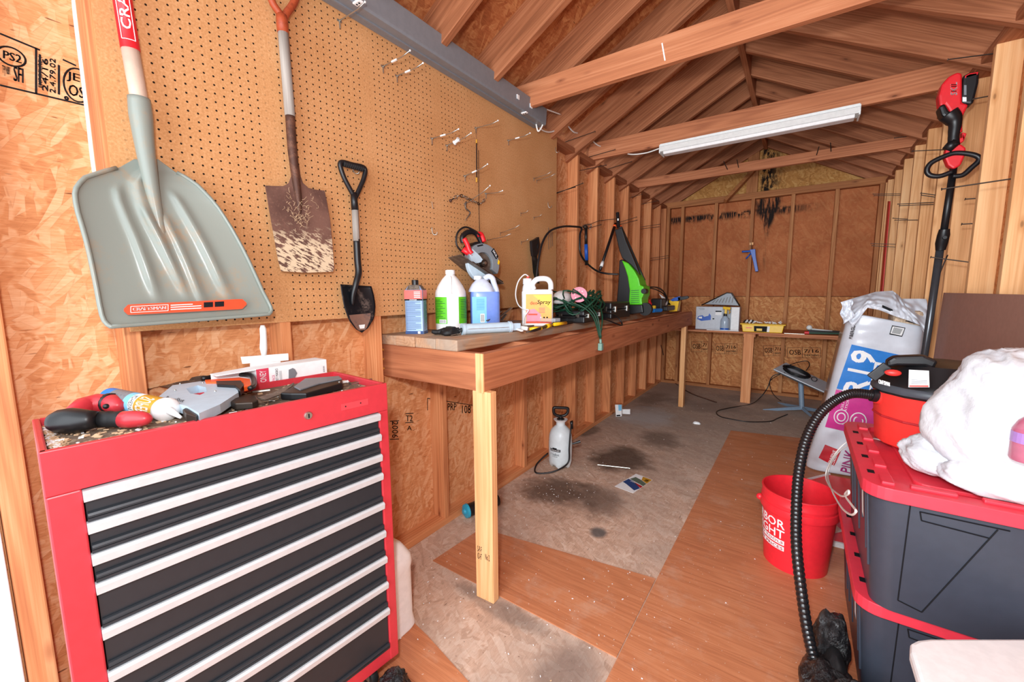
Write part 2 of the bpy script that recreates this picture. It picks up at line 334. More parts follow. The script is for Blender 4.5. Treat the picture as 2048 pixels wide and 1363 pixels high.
        return s.add(vs, fs)
    def warp(s, fn):
        s.v = [V(fn(p)) for p in s.v]; return s
def smooth_path(pts, n=8, closed=False):
    pts = [V(p) for p in pts]; out = []; N = len(pts)
    rng = range(N if closed else N-1)
    for i in rng:
        g = lambda k: pts[k % N] if closed else pts[max(0, min(N-1, k))]
        p0, p1, p2, p3 = g(i-1), g(i), g(i+1), g(i+2)
        for k in range(n):
            t = k/n; out.append(.5*((2*p1)+(-p0+p2)*t+(2*p0-5*p1+4*p2-p3)*t*t+(-p0+3*p1-3*p2+p3)*t**3))
    if not closed: out.append(pts[-1])
    return out
def part(name, b, m, parent=None, smooth=False, bevel=0, world=True, sub=0):
    me = bpy.data.meshes.new(name); vs = b.v
    if parent is not None and world:
        inv = wmat(parent).inverted(); vs = [inv @ p for p in vs]
    me.from_pydata([tuple(p) for p in vs], [], b.f); me.update()
    bm = bmesh.new(); bm.from_mesh(me); bmesh.ops.recalc_face_normals(bm, faces=bm.faces); bm.to_mesh(me); bm.free()
    if smooth:
        for p in me.polygons: p.use_smooth = True
    o = bpy.data.objects.new(name, me); COL.objects.link(o); me.materials.append(m)
    if parent is not None: o.parent = parent
    if smooth == 'auto':
        md = o.modifiers.new('split', 'EDGE_SPLIT'); md.split_angle = radians(38)
    if bevel:
        md = o.modifiers.new('bevel', 'BEVEL'); md.width = bevel; md.segments = 2; md.limit_method = 'ANGLE'
    if sub:
        md = o.modifiers.new('sub', 'SUBSURF'); md.levels = sub; md.render_levels = sub
    return o
def wmat(o):
    m_ = o.matrix_basis.copy()
    while o.parent: o = o.parent; m_ = o.matrix_basis @ m_
    return m_
def tag(o, label=None, cat=None, group=None, kind=None):
    if label: o['label'] = label
    if cat: o['category'] = cat
    if group: o['group'] = group
    if kind: o['kind'] = kind
    return o
def thing(name, label, cat, loc=(0, 0, 0), rz=0, group=None):
    o = bpy.data.objects.new(name, None); COL.objects.link(o); o.empty_display_size = .05; o.location = loc; o.rotation_euler = (0, 0, rz)
    return tag(o, label, cat, group)
def solo(name, b, m, label, cat, group=None, **k):   # a thing that is one mesh; origin at its base
    c = sum(b.v, V())/len(b.v); c.z = min(p.z for p in b.v); b.v = [p-c for p in b.v]
    o = part(name, b, m, None, **k); o.location = c; return tag(o, label, cat, group)
def struct(name, b, m, **k):
    return tag(part(name, b, m, None, **k), kind='structure')
def text_mesh(s, size=1.):
    cu = bpy.data.curves.new('t', 'FONT'); cu.body = s; cu.size = size; cu.resolution_u = 2
    o = bpy.data.objects.new('t', cu); COL.objects.link(o); bpy.context.view_layer.update()
    me = o.to_mesh(); vs = [v.co.copy() for v in me.vertices]; fs = [tuple(p.vertices) for p in me.polygons]
    o.to_mesh_clear(); bpy.data.objects.remove(o); bpy.data.curves.remove(cu)
    return vs, fs
def letters(F, s, u0, u1, v0, v1, m, parent, rot=False, bold=0, name='lettering', shear=0):
    vs, fs = text_mesh(s)
    if not vs: return
    x0, x1 = min(p.x for p in vs), max(p.x for p in vs); y0, y1 = min(p.y for p in vs), max(p.y for p in vs); b = B()
    def mp(p):
        a, c = (p.x-x0)/(x1-x0), (p.y-y0)/max(1e-6, y1-y0); a += shear*(c-.5)
        if rot: a, c = 1-c, a
        return F(u0+(u1-u0)*a, v0+(v1-v0)*c)
    b.add([mp(p) for p in vs], fs)
    if bold:
        d = (F(u0+.01*(u1-u0), v0)-F(u0, v0)).normalized()*bold
        b.add([mp(p)+d for p in vs], fs)
    return part(name, b, m, parent)
def decal(F, u0, u1, v0, v1, m, parent, name='label', n=8):
    b = B(); b.grid(lambda a, c: F(u0+(u1-u0)*a, v0+(v1-v0)*c), n, n); return part(name, b, m, parent)
def quadF(p00, p10, p11, p01, off=(0, 0, 0)):
    p00, p10, p11, p01, off = map(V, (p00, p10, p11, p01, off))
    return lambda u, v: p00*(1-u)*(1-v)+p10*u*(1-v)+p11*u*v+p01*(1-u)*v+off
ORD = ['first', 'second', 'third', 'fourth', 'fifth', 'sixth', 'seventh', 'eighth', 'ninth', 'tenth', 'eleventh', 'twelfth', 'thirteenth', 'fourteenth', 'fifteenth', 'sixteenth', 'seventeenth', 'eighteenth']
# ================================================================== the shed
W, L, H = 2.2223, 4.90, 2.402
Y0 = -1.02
struct('wall_left', B().box((-.101, Y0, 0), (-.089, L+.1, 2.45)), M['osb_left'])
struct('wall_right', B().box((W+.089, Y0, 0), (W+.101, L+.1, 2.45)), M['osb_right'])
struct('wall_far', B().box((-.1, L+.089, 0), (W+.1, L+.101, 2.478)), M['osb_far'])
SL = .54; RZ = lambda x: 2.395+SL*x            # underside of the left rafters
gb = B().prism([(-.1, 2.478), (W+.1, 2.478), (W+.1, 2.52), (W/2, RZ(W/2)+.24), (-.1, 2.52)], L+.089, L+.101, 'y')
struct('wall_far_gable', gb, M['osb_gable'])
struct('floor', B().box((-.1, Y0-.6, -.03), (W+.1, L+.1, 0)), M['floor'])
for sgn in (0, 1):
    pts = [(-.16, RZ(-.16)+.2095), (W/2, RZ(W/2)+.2095), (W/2, RZ(W/2)+.222), (-.16, RZ(-.16)+.222)]
    if sgn: pts = [(W-x, z) for x, z in pts]
    struct('ceiling', B().prism(pts, Y0, L+.1, 'y'), M['osb_roof'])
PL = M['roofwood']['y']
struct('trim_1', B().box((-.089, Y0, 0), (0, L, .038)), M['stud']['y'], bevel=.003)
struct('trim_2', B().box((-.089, Y0, H), (0, L, H+.038)), PL, bevel=.003)
struct('trim_3', B().box((W, Y0, 0), (W+.089, L, .038)), M['stud']['y'], bevel=.003)
struct('trim_4', B().box((W, Y0, H), (W+.089, L, H+.038)), PL, bevel=.003)
struct('trim_5', B().box((-.089, L, 0), (W+.089, L+.089, .038)), M['farstud']['x'], bevel=.003)
struct('trim_6', B().box((-.089, L, H), (W+.089, L+.089, H+.076)), M['farstud']['x'], bevel=.003)
# studs
def stud(x0, y0, x1, y1, z0, z1, m, label, group):
    cx, cy = (x0+x1)/2, (y0+y1)/2
    o = part('wall_stud', B().box((x0-cx, y0-cy, 0), (x1-cx, y1-cy, z1-z0)), m, None, bevel=.0025)
    o.location = (cx, cy, z0); return tag(o, label, 'stud', group)
LST = [(.5529+.4064*k-(.022 if k == -3 else 0)) for k in range(-3, 11)]
for k, y in enumerate(LST):
    lab = (['upright stud at the left edge of the pegboard behind the grey scoop shovel', 'upright stud below the pegboard behind the white scraper', 'upright stud meeting the near end of the workbench'][k] if k < 3 else
           ('%s stud under the long workbench counting from the near bench post' % ORD[k-3] if k < 7 else '%s bare wall stud past the right edge of the pegboard' % ORD[k-7]))
    stud(-.089, y-.038, 0, y, .038, H, M['stud']['z'], lab, 'left wall studs')
stud(-.089, L-.04, 0, L, .038, H, M['stud']['z'], 'left wall corner stud against the far wall', 'left wall studs')
for k in range(-2, 9):
    y = 1.475+.4064*k; 
    lab = 'right wall stud beside the storage totes, nearest the doorway' if k == -2 else ('right wall stud above the totes, next to the frame edge' if k == -1 else '%s pale stud on the right wall counting from the photo edge inward' % ORD[k])
    stud(W, y, W+.089, y+.038, .038, H, M['pine']['z'], lab, 'right wall studs')
stud(W, L-.04, W+.089, L, .038, H, M['pine']['z'], 'right wall corner stud beside the red strap', 'right wall studs')
for k in range(5):
    x = .184+.4064*k
    stud(x, L, x+.038, L+.089, .038, H, M['farstud']['z'], '%s upright stud of the far wall counting from the left corner' % ORD[k], 'far wall studs')
stud(-.0, L, .038, L+.089, .038, H, M['farstud']['z'], 'far wall stud tight in the left corner', 'far wall studs')
stud(W-.04, L, W-.002, L+.089, .038, H, M['farstud']['z'], 'far wall stud tight in the right corner', 'far wall studs')
stud(.93, L+.03, 1.05, L+.088, H+.076, 3.05, M['farstud']['z'], 'wide gable stud in the middle above the far top plate', 'far wall studs')
# blocking on left wall near the doorway
solo('corner_post', B().box((-.088, -.985, 0), (.0, -.935, 2.4)), M['stud']['z'], 'rough framing post at the left photo edge beside the red tool chest', 'post', bevel=.004)
solo('door_jamb', B().box((-.05, -1.13, 0), (.004, -.99, 1.02)), M['offwhite'], 'white painted door jamb at the lower left photo edge', 'door jamb', bevel=.002)
# rafters, ridge, ties
RY = [.876+.405*k for k in range(-4, 10)]+[L+.02]
for side in (0, 1):
    for k, y in enumerate(RY):
        s_ = 'right' if side else 'left'; th = math.atan(SL); l1 = (W/2-.019+.089)/cos(th); dp = .184; k_ = dp*math.tan(th)
        b = B().prism([(0, 0), (l1, 0), (l1+k_, dp), (k_, dp)], 0, .038, 'y')
        o = part('roof_rafter', b, M['roofwood']['x'], None, bevel=.002)
        o.location = ((W+.089 if side else -.089), y+(.038 if side else 0), RZ(-.089)); o.rotation_euler = (0, -th, pi if side else 0)
        tag(o, '%s roof rafter on the %s slope counting from the doorway' % (ORD[k], s_), 'rafter', 'rafters of the %s roof slope' % s_)
solo('ridge_board', B().box((W/2-.019, Y0, RZ(W/2)-.02), (W/2+.019, L+.08, RZ(W/2)+.20)), PL, 'ridge board running along the peak of the roof', 'ridge board', bevel=.002)
def tie(y, h, mat, label):
    zb = H+.038; zt = zb+h; k = lambda z: max(-.06, (z-.157-2.395)/SL)
    xt = max(-.05, (zt-2.395-.2)/SL)
    pts = [(-.05, zb), (W+.05, zb), (W+.05, zb+.075), (W-xt, zt), (xt, zt), (-.05, zb+.075)]
    return solo('tie_beam', B().prism(pts, y, y+.038, 'y'), mat, label, 'beam', 'tie beams across the shed', bevel=.003)
tie(1.243, .14, M['fir']['x'], 'nearest and widest tie beam with a white chalk stroke on it')
tie(2.453, .14, M['fir']['x'], 'middle tie beam carrying the white fluorescent light')
tie(3.673, .09, M['fir']['x'], 'farthest and thinnest tie beam with four dark nails in its face')
solo('chalk_stroke', B().beam(at(1324, 86, 'y', 1.2425), at(1330, 121, 'y', 1.2425), .006, .001, (0, 1, 0)), M['white_ink'], 'white chalk stroke marked on the nearest tie beam', 'mark')
for i, (a, b_) in enumerate((((1447, 322), (1455, 339)), ((1474, 319), (1477, 335)), ((1638, 293), (1633, 310)), ((1661, 285), (1662, 303)))):
    p, q = at(*a, 'y', 3.668), at(*b_, 'y', 3.655)
    solo('bent_nail', B().tube([p, q], .0035, 6), M['iron'], '%s dark bent nail from the left in the face of the farthest tie beam' % ORD[i], 'nail', 'nails in the farthest tie beam')
p0, p1 = at(1450, 402, 'y', 4.72), at(1512, 336, 'y', 4.9)
solo('diagonal_brace', B().beam(p0, p1, .038, .085, (0, 1, 0)), M['farstud']['x'], 'short weathered diagonal brace in front of the far gable', 'brace', bevel=.002)
# light fixture under the middle tie
t = thing('fluorescent_light', 'long white fluorescent strip light under the middle tie beam', 'light', (0, 0, 0))
xa, xb = .58, 1.79
part('housing', B().prism([(2.40, H+.037), (2.53, H+.037), (2.522, H-.012), (2.408, H-.012)], xa, xb, 'x'), M['offwhite'], t, bevel=.002)
part('reflector', B().prism([(2.385, H+.012), (2.392, H+.016), (2.412, H-.016), (2.406, H-.018)], xa, xb, 'x'), M['offwhite'], t)
part('diffuser', B().prism([(2.42, H-.013), (2.51, H-.013), (2.50, H-.035), (2.43, H-.035)], xa+.02, xb-.02, 'x'), M['white'], t, bevel=.004)
part('end_cap', B().box((xa-.004, 2.40, H-.03), (xa+.004, 2.53, H+.03)), M['offwhite'], t)
part('end_cap', B().box((xb-.004, 2.40, H-.03), (xb+.004, 2.53, H+.03)), M['offwhite'], t)
# floor coverings
vin = [((1.10, -1.6), (2.22, -1.6), (2.22, 3.33), (1.76, 3.28), (1.105, 3.14)), ((.168, .255), (.19, .60), (1.098, .735), (1.098, .245)), ((-.02, -1.6), (1.0, -1.6), (.90, -.16), (.47, -.07), (.0, .0))]
vl = ['large wood-print vinyl sheet covering the right side of the floor', 'narrow wood-print vinyl strip reaching under the near bench post', 'wood-print vinyl piece on the floor beside the red tool chest']
for q, l in zip(vin, vl): solo('vinyl_sheet', B().prism(q, 0.0005, .004 if len(q) > 4 else .0045, 'z'), M['vinyl'], l, 'vinyl flooring', 'wood-print vinyl pieces')
# ------------------------------------------------------------------ pegboard and what is on that wall
tag(part('pegboard', B().box((.0, -.712, 1.195), (.006, 1.778, 2.44)), M['peg']), 'large brown perforated pegboard screwed to the left wall', 'pegboard')
t = thing('metal_channel', 'long grey metal channel with outlets along the top of the pegboard', 'wiring channel', (0, 0, 0))
part('channel_body', B().prism([(.007, 2.395), (.098, 2.392), (.104, 2.40), (.112, 2.492), (.104, 2.497), (.007, 2.505)], Y0+.02, 1.45, 'y'), M['grey_steel'], t, bevel=.002)
part('channel_lip', B().box((.045, Y0+.02, 2.388), (.055, 1.45, 2.396)), M['grey_steel'], t)
def outlet(px, py):
    p = at(px, py, 'z', 2.391)
    o = part('outlet', B().box((p.x-.02, p.y-.012, 2.385), (p.x+.02, p.y+.012, 2.393)), M['white'], t, bevel=.004)
    for d in (-.007, .007): part('socket_hole', B().box((p.x+d-.003, p.y-.003, 2.3835), (p.x+d+.003, p.y+.003, 2.3865)), M['ink'], o, world=True)
outlet(1049, 225); outlet(716, 4)
for px, py in ((1036, 194), (1062, 212)):
    p = at(px, py, 'x', .110); part('sticker', B().box((p.x-.001, p.y-.012, p.z-.012), (p.x+.003, p.y+.012, p.z+.012)), M['card'], t)
def cable(name, pts, r, m, label, cat='cable', seg=8, group=None): return solo(name, B().tube(smooth_path(pts, 8), r, seg), m, label, cat, group, smooth=True)
cable('white_cable', [at(1074, 215, 'x', .1), at(1085, 232, 'x', .1), at(1085, 250, 'x', .09), at(1076, 262, 'x', .07), at(1072, 240, 'x', .05), at(1082, 258, 'x', .04), at(1100, 264, 'x', .03), at(1120, 256, 'x', .04), at(1137, 245, 'x', .06),
      at(1136, 250, 'x', .02), at(1148, 264, 'x', .02), at(1168, 268, 'x', .02), at(1182, 278, 'x', .03), at(1200, 292, 'x', .06), at(1238, 297, 'x', .15), at(1258, 308, 'y', 2.47), at(1290, 306, 'y', 2.46), at(1318, 297, 'y', 2.45)], .005, M['cable_white'], 'white cable looping from the grey channel to the strip light')
cable('flat_cable', [at(1078, 213, 'x', .1), at(1122, 229, 'x', .1)], .004, M['cable_white'], 'short white cable end sticking out past the grey channel')
cable('wall_cable', [at(146, -60, 'x', -.082), at(150, 20, 'x', -.082), at(166, 150, 'x', -.082), at(177, 240, 'x', -.082), at(188, 335, 'x', -.082), at(205, 420, 'x', -.082)], .0055, M['cable_white'], 'white cable running down the bare strand board left of the pegboard')
# snow shovel
t = thing('scoop_shovel', 'large grey plastic scoop shovel hanging upside down on the pegboard', 'shovel', at(245, 330, 'x', .05))
rows = [((268, 318), (316, 318)), ((240, 334), (350, 343)), ((205, 343), (372, 354)), ((170, 355), (395, 370)), ((153, 372), (420, 395)), ((149, 392), (440, 420)), ((156, 425), (462, 455)), ((170, 470), (482, 490)), ((182, 520), (502, 530)), ((194, 580), (526, 583)), ((202, 625), (541, 611)), ((210, 645), (544, 622)), ((222, 653), (538, 628))]
nr = len(rows)-1
def scoopF(u, v, lift=0):
    f = v*nr; i = min(int(f), nr-1); q = f-i
    Lx = rows[i][0][0]*(1-q)+rows[i+1][0][0]*q; Ly = rows[i][0][1]*(1-q)+rows[i+1][0][1]*q
    Rx = rows[i][1][0]*(1-q)+rows[i+1][1][0]*q; Ry = rows[i][1][1]*(1-q)+rows[i+1][1][1]*q
    d = .03+.085*v
    bowl = .028*(2*abs(u-.5))**2.2*(1-.55*v)*min(1, v*3)
    yy = Ly*(1-u)+Ry*u; k = (yy-330)/300
    rib = 0
    for c0, c1, a, b_, w_ in ((.30, .36, .12, .95, .035), (.42, .55, .25, .93, .03), (.56, .62, .3, 1.0, .03), (.72, .79, .16, .95, .035)):
        c = c0+(c1-c0)*k; e = min(1, max(0, (k-a)/.06))*min(1, max(0, (b_-k)/.18)); rib += .011*e*math.exp(-((u-c)/w_)**2)
    rib += .02*math.exp(-((u-(.47+.03*k))/.06)**2)*max(0, 1-k*1.25)
    return at(Lx*(1-u)+Rx*u, yy, 'x', d+bowl+rib+lift)
part('scoop', B().grid(scoopF, 48, 48, (.004, 0, 0)), M['scoop'], t, smooth=True)
rim = [scoopF(0, v/20, .001) for v in range(2, 21)]+[scoopF(u/16, 1, .001) for u in range(17)]+[scoopF(1, 1-v/20, .001) for v in range(0, 19)]
part('rim', B().tube(rim, .0055, 8), M['scoop'], t, smooth=True)
sa, sb, sc_, sd_ = at(278, 196, 'x', .062), at(288, 280, 'x', .062), at(306, 390, 'x', .068), at(330, 500, 'x', .075)
part('socket', B().tube(smooth_path([sa, sb, sc_, sd_], 6), [.0245+.0005*i for i in range(3)]+[.026-.0011*i for i in range(16)], 16), M['scoop'], t, smooth=True)
ha, hb, hc = sa, at(261, 100, 'x', .062), at(238, -45, 'x', .064)
part('handle', B().tube([sb, sa, hb], [.02, .0195, .0195], 16), M['wood_handle'], t, smooth=True)
part('grip_sleeve', B().tube([hb, hc, hc+(hc-hb)*.6], [.0205, .0205, .0205], 16), M['red'], t, smooth=True)
ax_ = (hc-hb).normalized(); 
def sleeveF(u, v):  # v along handle upward, u around the side facing the camera
    an = radians(-40+80*u); base = hb+ax_*(.012+v*.30); out = (V(CAMP)-base); out = (out-ax_*out.dot(ax_)).normalized(); sd = ax_.cross(out)
    return base+(out*cos(an)+sd*-sin(an))*.0215
letters(sleeveF, 'CRAFTSMAN', .86, .2, .1, .86, M['white_ink'], t, rot=True, bold=.001)
for a, b_ in (((.02, .02), (.98, .02)), ((.02, .02), (.02, .95)), ((.98, .02), (.98, .95))):
    part('printed_line', B().tube([sleeveF(a[0]+(b_[0]-a[0])*k/8, a[1]+(b_[1]-a[1])*k/8) for k in range(9)], .0009, 4), M['white_ink'], t)
def stickF(u, v): # lower label on the scoop, long polygon in the photo's perspective
    x = 248+245*u; top = 609-12*u; bot = 630-13*u
    r = (u*2-1); sh = 8*max(0, abs(r)-.93)/.07
    y = (top+sh)*(1-v)+(bot-sh)*v
    Ly, Ry = 0, 0
    return at(x, y, 'x', .131)
part('warning_label', B().grid(lambda u, v: stickF(u, 1-v), 30, 2, (.0015, 0, 0)), M['orange_label'], t)
SF = lambda u, v: stickF(u, 1-v)+V((.0012, 0, 0))
letters(SF, 'CRAFTSMAN', .07, .34, .38, .68, M['white_ink'], t, bold=.0006)
for v_ in (.72, .52, .3): decal(SF, .38, .63 if v_ < .6 else .56, v_-.03, v_+.05, M['white_ink'], t, 'small_print', 2)
for u_ in (.65, .74): decal(SF, u_, u_+.075, .35, .85, M['ink'], t, 'pictogram', 2)
for a, b_ in (((.055, .8), (.36, .8)), ((.055, .22), (.36, .22)), ((.055, .22), (.055, .8)), ((.36, .22), (.36, .8))): part('printed_line', B().tube([SF(*a), SF(*b_)], .0007, 4), M['white_ink'], t)
# flat rusty spade
t = thing('flat_spade', 'old rusty square spade with weathered shaft hanging on the pegboard', 'spade', at(598, 360, 'x', .03))
X3 = .035
BO = [(530, 371), (548, 372), (566, 372), (577, 366), (582, 352), (583, 330), (597, 330), (600, 352), (605, 366), (616, 376), (634, 380), (648, 381), (653, 405), (659, 440), (664, 490), (667, 535), (665, 543), (612, 545), (562, 542), (556, 520), (547, 470), (538, 420)]
def spade_mat():
    s = NT('scratched_spade', .7, .1, .3); v = s.obj(); Z = s.xyz(v)[2]; n = s.noise(v, 120, 4, .6); n0 = s.noise(v, 9, 4, .6)
    st = s.noise(s.mapp(s.mapp(v, rot=(.45, 0, 0)), scale=(1, 28, 110)), 1, 4, .65); low = s.step(s.math('MULTIPLY', Z, -1), .13, .25)
    c = s.mix(s.step(n0, .3, .7), '#5c4038', '#7a584c'); c = s.mix(s.math('MULTIPLY', s.step(n, .55, .7), .5), c, '#8d6a58')
    k = s.step(s.math('ADD', st, s.math('MULTIPLY', low, .16)), .60, .66); s.col(s.mix(s.math('MULTIPLY', k, low), c, '#dcc6a6')); s.bump(n, .3, .002); return s.m
part('blade', B().slab([at(x, y, 'x', X3+.012*((y-370)/170)) for x, y in BO], (.004, 0, 0)), spade_mat(), t)
part('blade_socket', B().tube(smooth_path([at(580, 230, 'x', .04), at(584, 290, 'x', .045), at(590, 345, 'x', .045), at(597, 400, 'x', .04), at(600, 440, 'x', .038)], 4), [.0155]*5+[.0155, .015, .0145, .014, .0135, .013, .012, .011, .009, .007, .004, .003], 12), M['rusttube'], t, smooth=True)
part('shaft', B().tube([at(580, 232, 'x', .04), at(566, 60, 'x', .04)], .0168, 12), M['weathered'], t, smooth=True)
part('painted_grip', B().tube([at(566, 66, 'x', .04), at(564, 42, 'x', .04), at(563, 30, 'x', .04)], [.0178, .0185, .017], 12), M['redwood'], t, smooth=True)
for q in (((565, 45), (560, 28), (545, 5), (535, -30)), ((566, 45), (572, 28), (588, 5), (598, -30))): part('grip_fork', B().tube(smooth_path([at(*a, 'x', .04) for a in q], 5), .012, 10), M['redwood'], t, smooth=True)
def straw(b, px, py, n, sx, sy, x, ln=.02):
    for _ in range(n):
        p = at(px+random.gauss(0, sx), py+random.gauss(0, sy), 'x', x); q = p+V((random.uniform(0, .006), random.uniform(-ln, ln), random.uniform(-ln, ln)))
        m_ = (p+q)/2+V((.003, random.uniform(-.005, .005), random.uniform(-.005, .005))); b.tube([p, m_, q], .0006, 3)
b = B(); straw(b, 600, 430, 45, 11, 12, X3+.013); straw(b, 580, 400, 12, 6, 12, X3+.012); straw(b, 618, 410, 12, 8, 12, X3+.012)
tag(part('dry_straw', b, M['cork'], t), kind='stuff')
# short round point shovel
t = thing('round_shovel', 'short black round-point shovel with D-grip hanging on the pegboard', 'shovel', at(712, 570, 'x', .03))
part('d_grip', B().tube(smooth_path([at(710, 395, 'x', .04), at(700, 378, 'x', .04), at(686, 350, 'x', .04), at(681, 325, 'x', .04), at(705, 329, 'x', .04), at(729, 336, 'x', .04), at(728, 355, 'x', .04), at(720, 375, 'x', .04), at(711, 395, 'x', .04)], 5), .0095, 10), M['black'], t, smooth=True)
part('grip_bar', B().tube([at(686+i*2, 327+i*.55, 'x', .042) for i in range(20)], [.012 if i % 2 else .0098 for i in range(20)], 10), M['rubber'], t)
part('handle_collar', B().tube([at(707, 385, 'x', .04), at(710, 420, 'x', .04)], [.0125, .0145], 12), M['black'], t, smooth=True)
part('shaft', B().tube([at(710, 416, 'x', .04), at(713, 482, 'x', .04)], .0135, 12), M['weathered'], t, smooth=True)
part('steel_socket', B().tube(smooth_path([at(713, 478, 'x', .04), at(715, 520, 'x', .04), at(717, 545, 'x', .044), at(712, 566, 'x', .05), at(706, 590, 'x', .045), at(705, 610, 'x', .04)], 4), [.0135]*9+[.0132, .013, .0125, .012, .0115, .011, .010, .009, .008, .007, .006, .004, .003], 12), M['black'], t, smooth=True)
def roundblade(u, v):
    Lp = [(681, 568), (684, 590), (689, 615), (698, 640), (712, 658), (724, 665)]; Rp = [(743, 572), (748, 590), (751, 610), (749, 635), (737, 655), (724, 665)]
    f = v*5; i = min(4, int(f)); q = f-i; l = [Lp[i][k]*(1-q)+Lp[i+1][k]*q for k in (0, 1)]; r = [Rp[i][k]*(1-q)+Rp[i+1][k]*q for k in (0, 1)]
    return at(l[0]*(1-u)+r[0]*u, l[1]*(1-u)+r[1]*u, 'x', .03+.018*(2*abs(u-.45))**2*(1-v)+.012*v)
part('blade', B().grid(roundblade, 16, 16, (.002, 0, 0)), M['blackblade'], t, smooth=True)
dq = quadF(at(696, 657, 'x', .054), at(736, 652, 'x', .054), at(737, 618, 'x', .05), at(694, 618, 'x', .05))
part('worn_tip', B().grid(lambda u, v: roundblade(.06+.78*u, .52+.36*v)+V((.0015, 0, 0)), 10, 8), M['dirtyblade'], t, smooth=True)
part('stamped_marking', B().grid(lambda u, v: roundblade(.3+.35*u, .72+.08*v)+V((.002, 0, 0)), 3, 2), M['offwhite'], t)
# pegboard hooks
def hook(base, tip, i, label, big=True, tagged=True):
    p = at(*base, 'x', .006); q = at(*tip, 'y', p.y); q.x = min(.22, max(.03, q.x)); 
    q.z = at(*tip, 'x', q.x).z; q.y = at(*tip, 'x', q.x).y
    t = thing('pegboard_hook', label, 'hook', p, group='wire hooks on the pegboard')
    r = .0024 if big else .0018; kn = p+(q-p)*.72; kn.z -= .006
    part('wire_arm', B().tube([p, p+(kn-p)*.5, kn, q], r, 6), M['zinc'], t, smooth=True)
    if big:
        part('back_plate', B().box((p.x, p.y-.010, p.z-.004), (p.x+.003, p.y+.010, p.z+.004)).tube([p+V((.003, 0, .0)), p+V((.004, 0, -.028))], .0028, 6), M['zinc'], t)
        part('knob', B().ball(q, .0042, 8), M['white'], t, smooth=True)
    else: part('wire_bracket', B().tube([p+V((.001, 0, .008)), p+V((.004, 0, .0)), p+V((.002, 0, -.016))], r, 6), M['zinc'], t)
    if tagged: part('clip', B().beam(p+(kn-p)*.48, p+(kn-p)*.74, .006, .006), M['white'], t)
    return t
HK = [((678, 42), (730, 4), 'wire hook at the very top left under the grey channel'), ((765, 133), (820, 101), 'wire hook left of its twin just below the middle of the grey channel'), ((793, 152), (846, 126), 'wire hook right of its twin just below the middle of the grey channel'),
      ((863, 277), (917, 258), 'wire hook with white clip left of the hook holding a spool'), ((893, 291), (942, 266), 'wire hook carrying a small grey spool'), ((951, 256), (996, 241), 'wire hook from which the thin black cord hangs'),
      ((1016, 281), (1060, 266), 'wire hook with white clip highest on the right half of the pegboard'), ((929, 352), (975, 328), 'wire hook with white clip beside the middle of the thin black cord'), ((930, 408), (980, 371), 'wire hook carrying the rusty chain'), ((971, 387), (1005, 381), 'wire hook just right of the rusty chain')]
for i, (a, b_, l) in enumerate(HK): hook(a, b_, i, l, True, i not in (5, 8, 9, 0))
HS = [((1067, 357), (1103, 343), 'upper arm of the double hook near the right edge of the pegboard'), ((1073, 361), (1111, 347), 'lower arm of the double hook near the right edge of the pegboard'), ((1041, 427), (1057, 420), 'tiny hook left of its twin below the double hook'), ((1067, 435), (1084, 428), 'tiny hook right of its twin below the double hook'),
      ((1000, 466), (1040, 449), 'wire hook up and right of the circular saw'), ((974, 480), (1022, 467), 'wire hook touching the top of the circular saw'), ((1042, 484), (1057, 477), 'tiny hook above the black pruning saw'), ((1075, 488), (1085, 484), 'tiny hook at the head of the black pruning saw')]
for i, (a, b_, l) in enumerate(HS): hook(a, b_, i, l, False, False)
for a, l in (((864, 462), 'J-shaped wire hook above the white jug'), ((1096, 410), 'J-shaped wire hook near the right edge of the pegboard'), ((1111, 300), 'J-shaped wire hook at the upper right corner of the pegboard'), ((706, 338), 'J-shaped hook through the grip of the short black shovel')):
    p = at(*a, 'x', .008); solo('j_hook', B().tube(smooth_path([p+V((0, 0, .02)), p+V((.002, 0, -.005)), p+V((.01, .004, -.018)), p+V((.02, .012, -.016)), p+V((.022, .014, -.004))], 4), .002, 6), M['zinc'], l, 'hook', 'small J hooks on the pegboard', smooth=True)
p = at(865, 408, 'x', .01); solo('hanging_bit', B().tube([p+V((0, -.004, .012)), p+V((0, .002, -.022))], .0016, 5), M['steel'], 'small steel pin stuck in the pegboard above the jugs', 'pin')
p = at(913, 282, 'x', .075); solo('wire_spool', B().lathe([(.012, -.016), (.012, -.013), (.0085, -.012), (.0085, .012), (.012, .013), (.012, .016)], (0, 0, 0), 16, mtx=Matrix.Translation(p) @ Matrix.Rotation(radians(70), 4, 'Y')), M['offwhite'], 'small grey spool threaded on a pegboard hook', 'spool')
# hanging cord, chain, little hook
t = thing('pull_cord', 'thin black cord with metal ends hanging straight down the pegboard', 'cord', at(954, 280, 'x', .03))
part('cord', B().tube([at(953, 286, 'x', .035), at(953.5, 360, 'x', .03)], .0032, 6).tube([at(957, 300, 'x', .012), at(958, 420, 'x', .012), at(960, 485, 'x', .012)], .0016, 6), M['black'], t)
for y_ in (284, 360): part('ferrule', B().tube([at(953, y_-5, 'x', .033), at(953, y_+4, 'x', .033)], .004, 8), M['gold'], t)
part('loop', B().tube([at(951, 257, 'x', .012), at(953, 280, 'x', .033)], .001, 4), M['steel'], t)
t = thing('rusty_chain', 'short rusty chain draped over a pegboard hook with a curved steel hook end', 'chain', at(930, 400, 'x', .02))
cp = smooth_path([at(901, 401, 'x', .05), at(915, 392, 'x', .06), at(926, 392, 'x', .06), at(936, 397, 'x', .05), at(948, 402, 'x', .05), at(960, 408, 'x', .03), at(970, 398, 'x', .02)], 2)
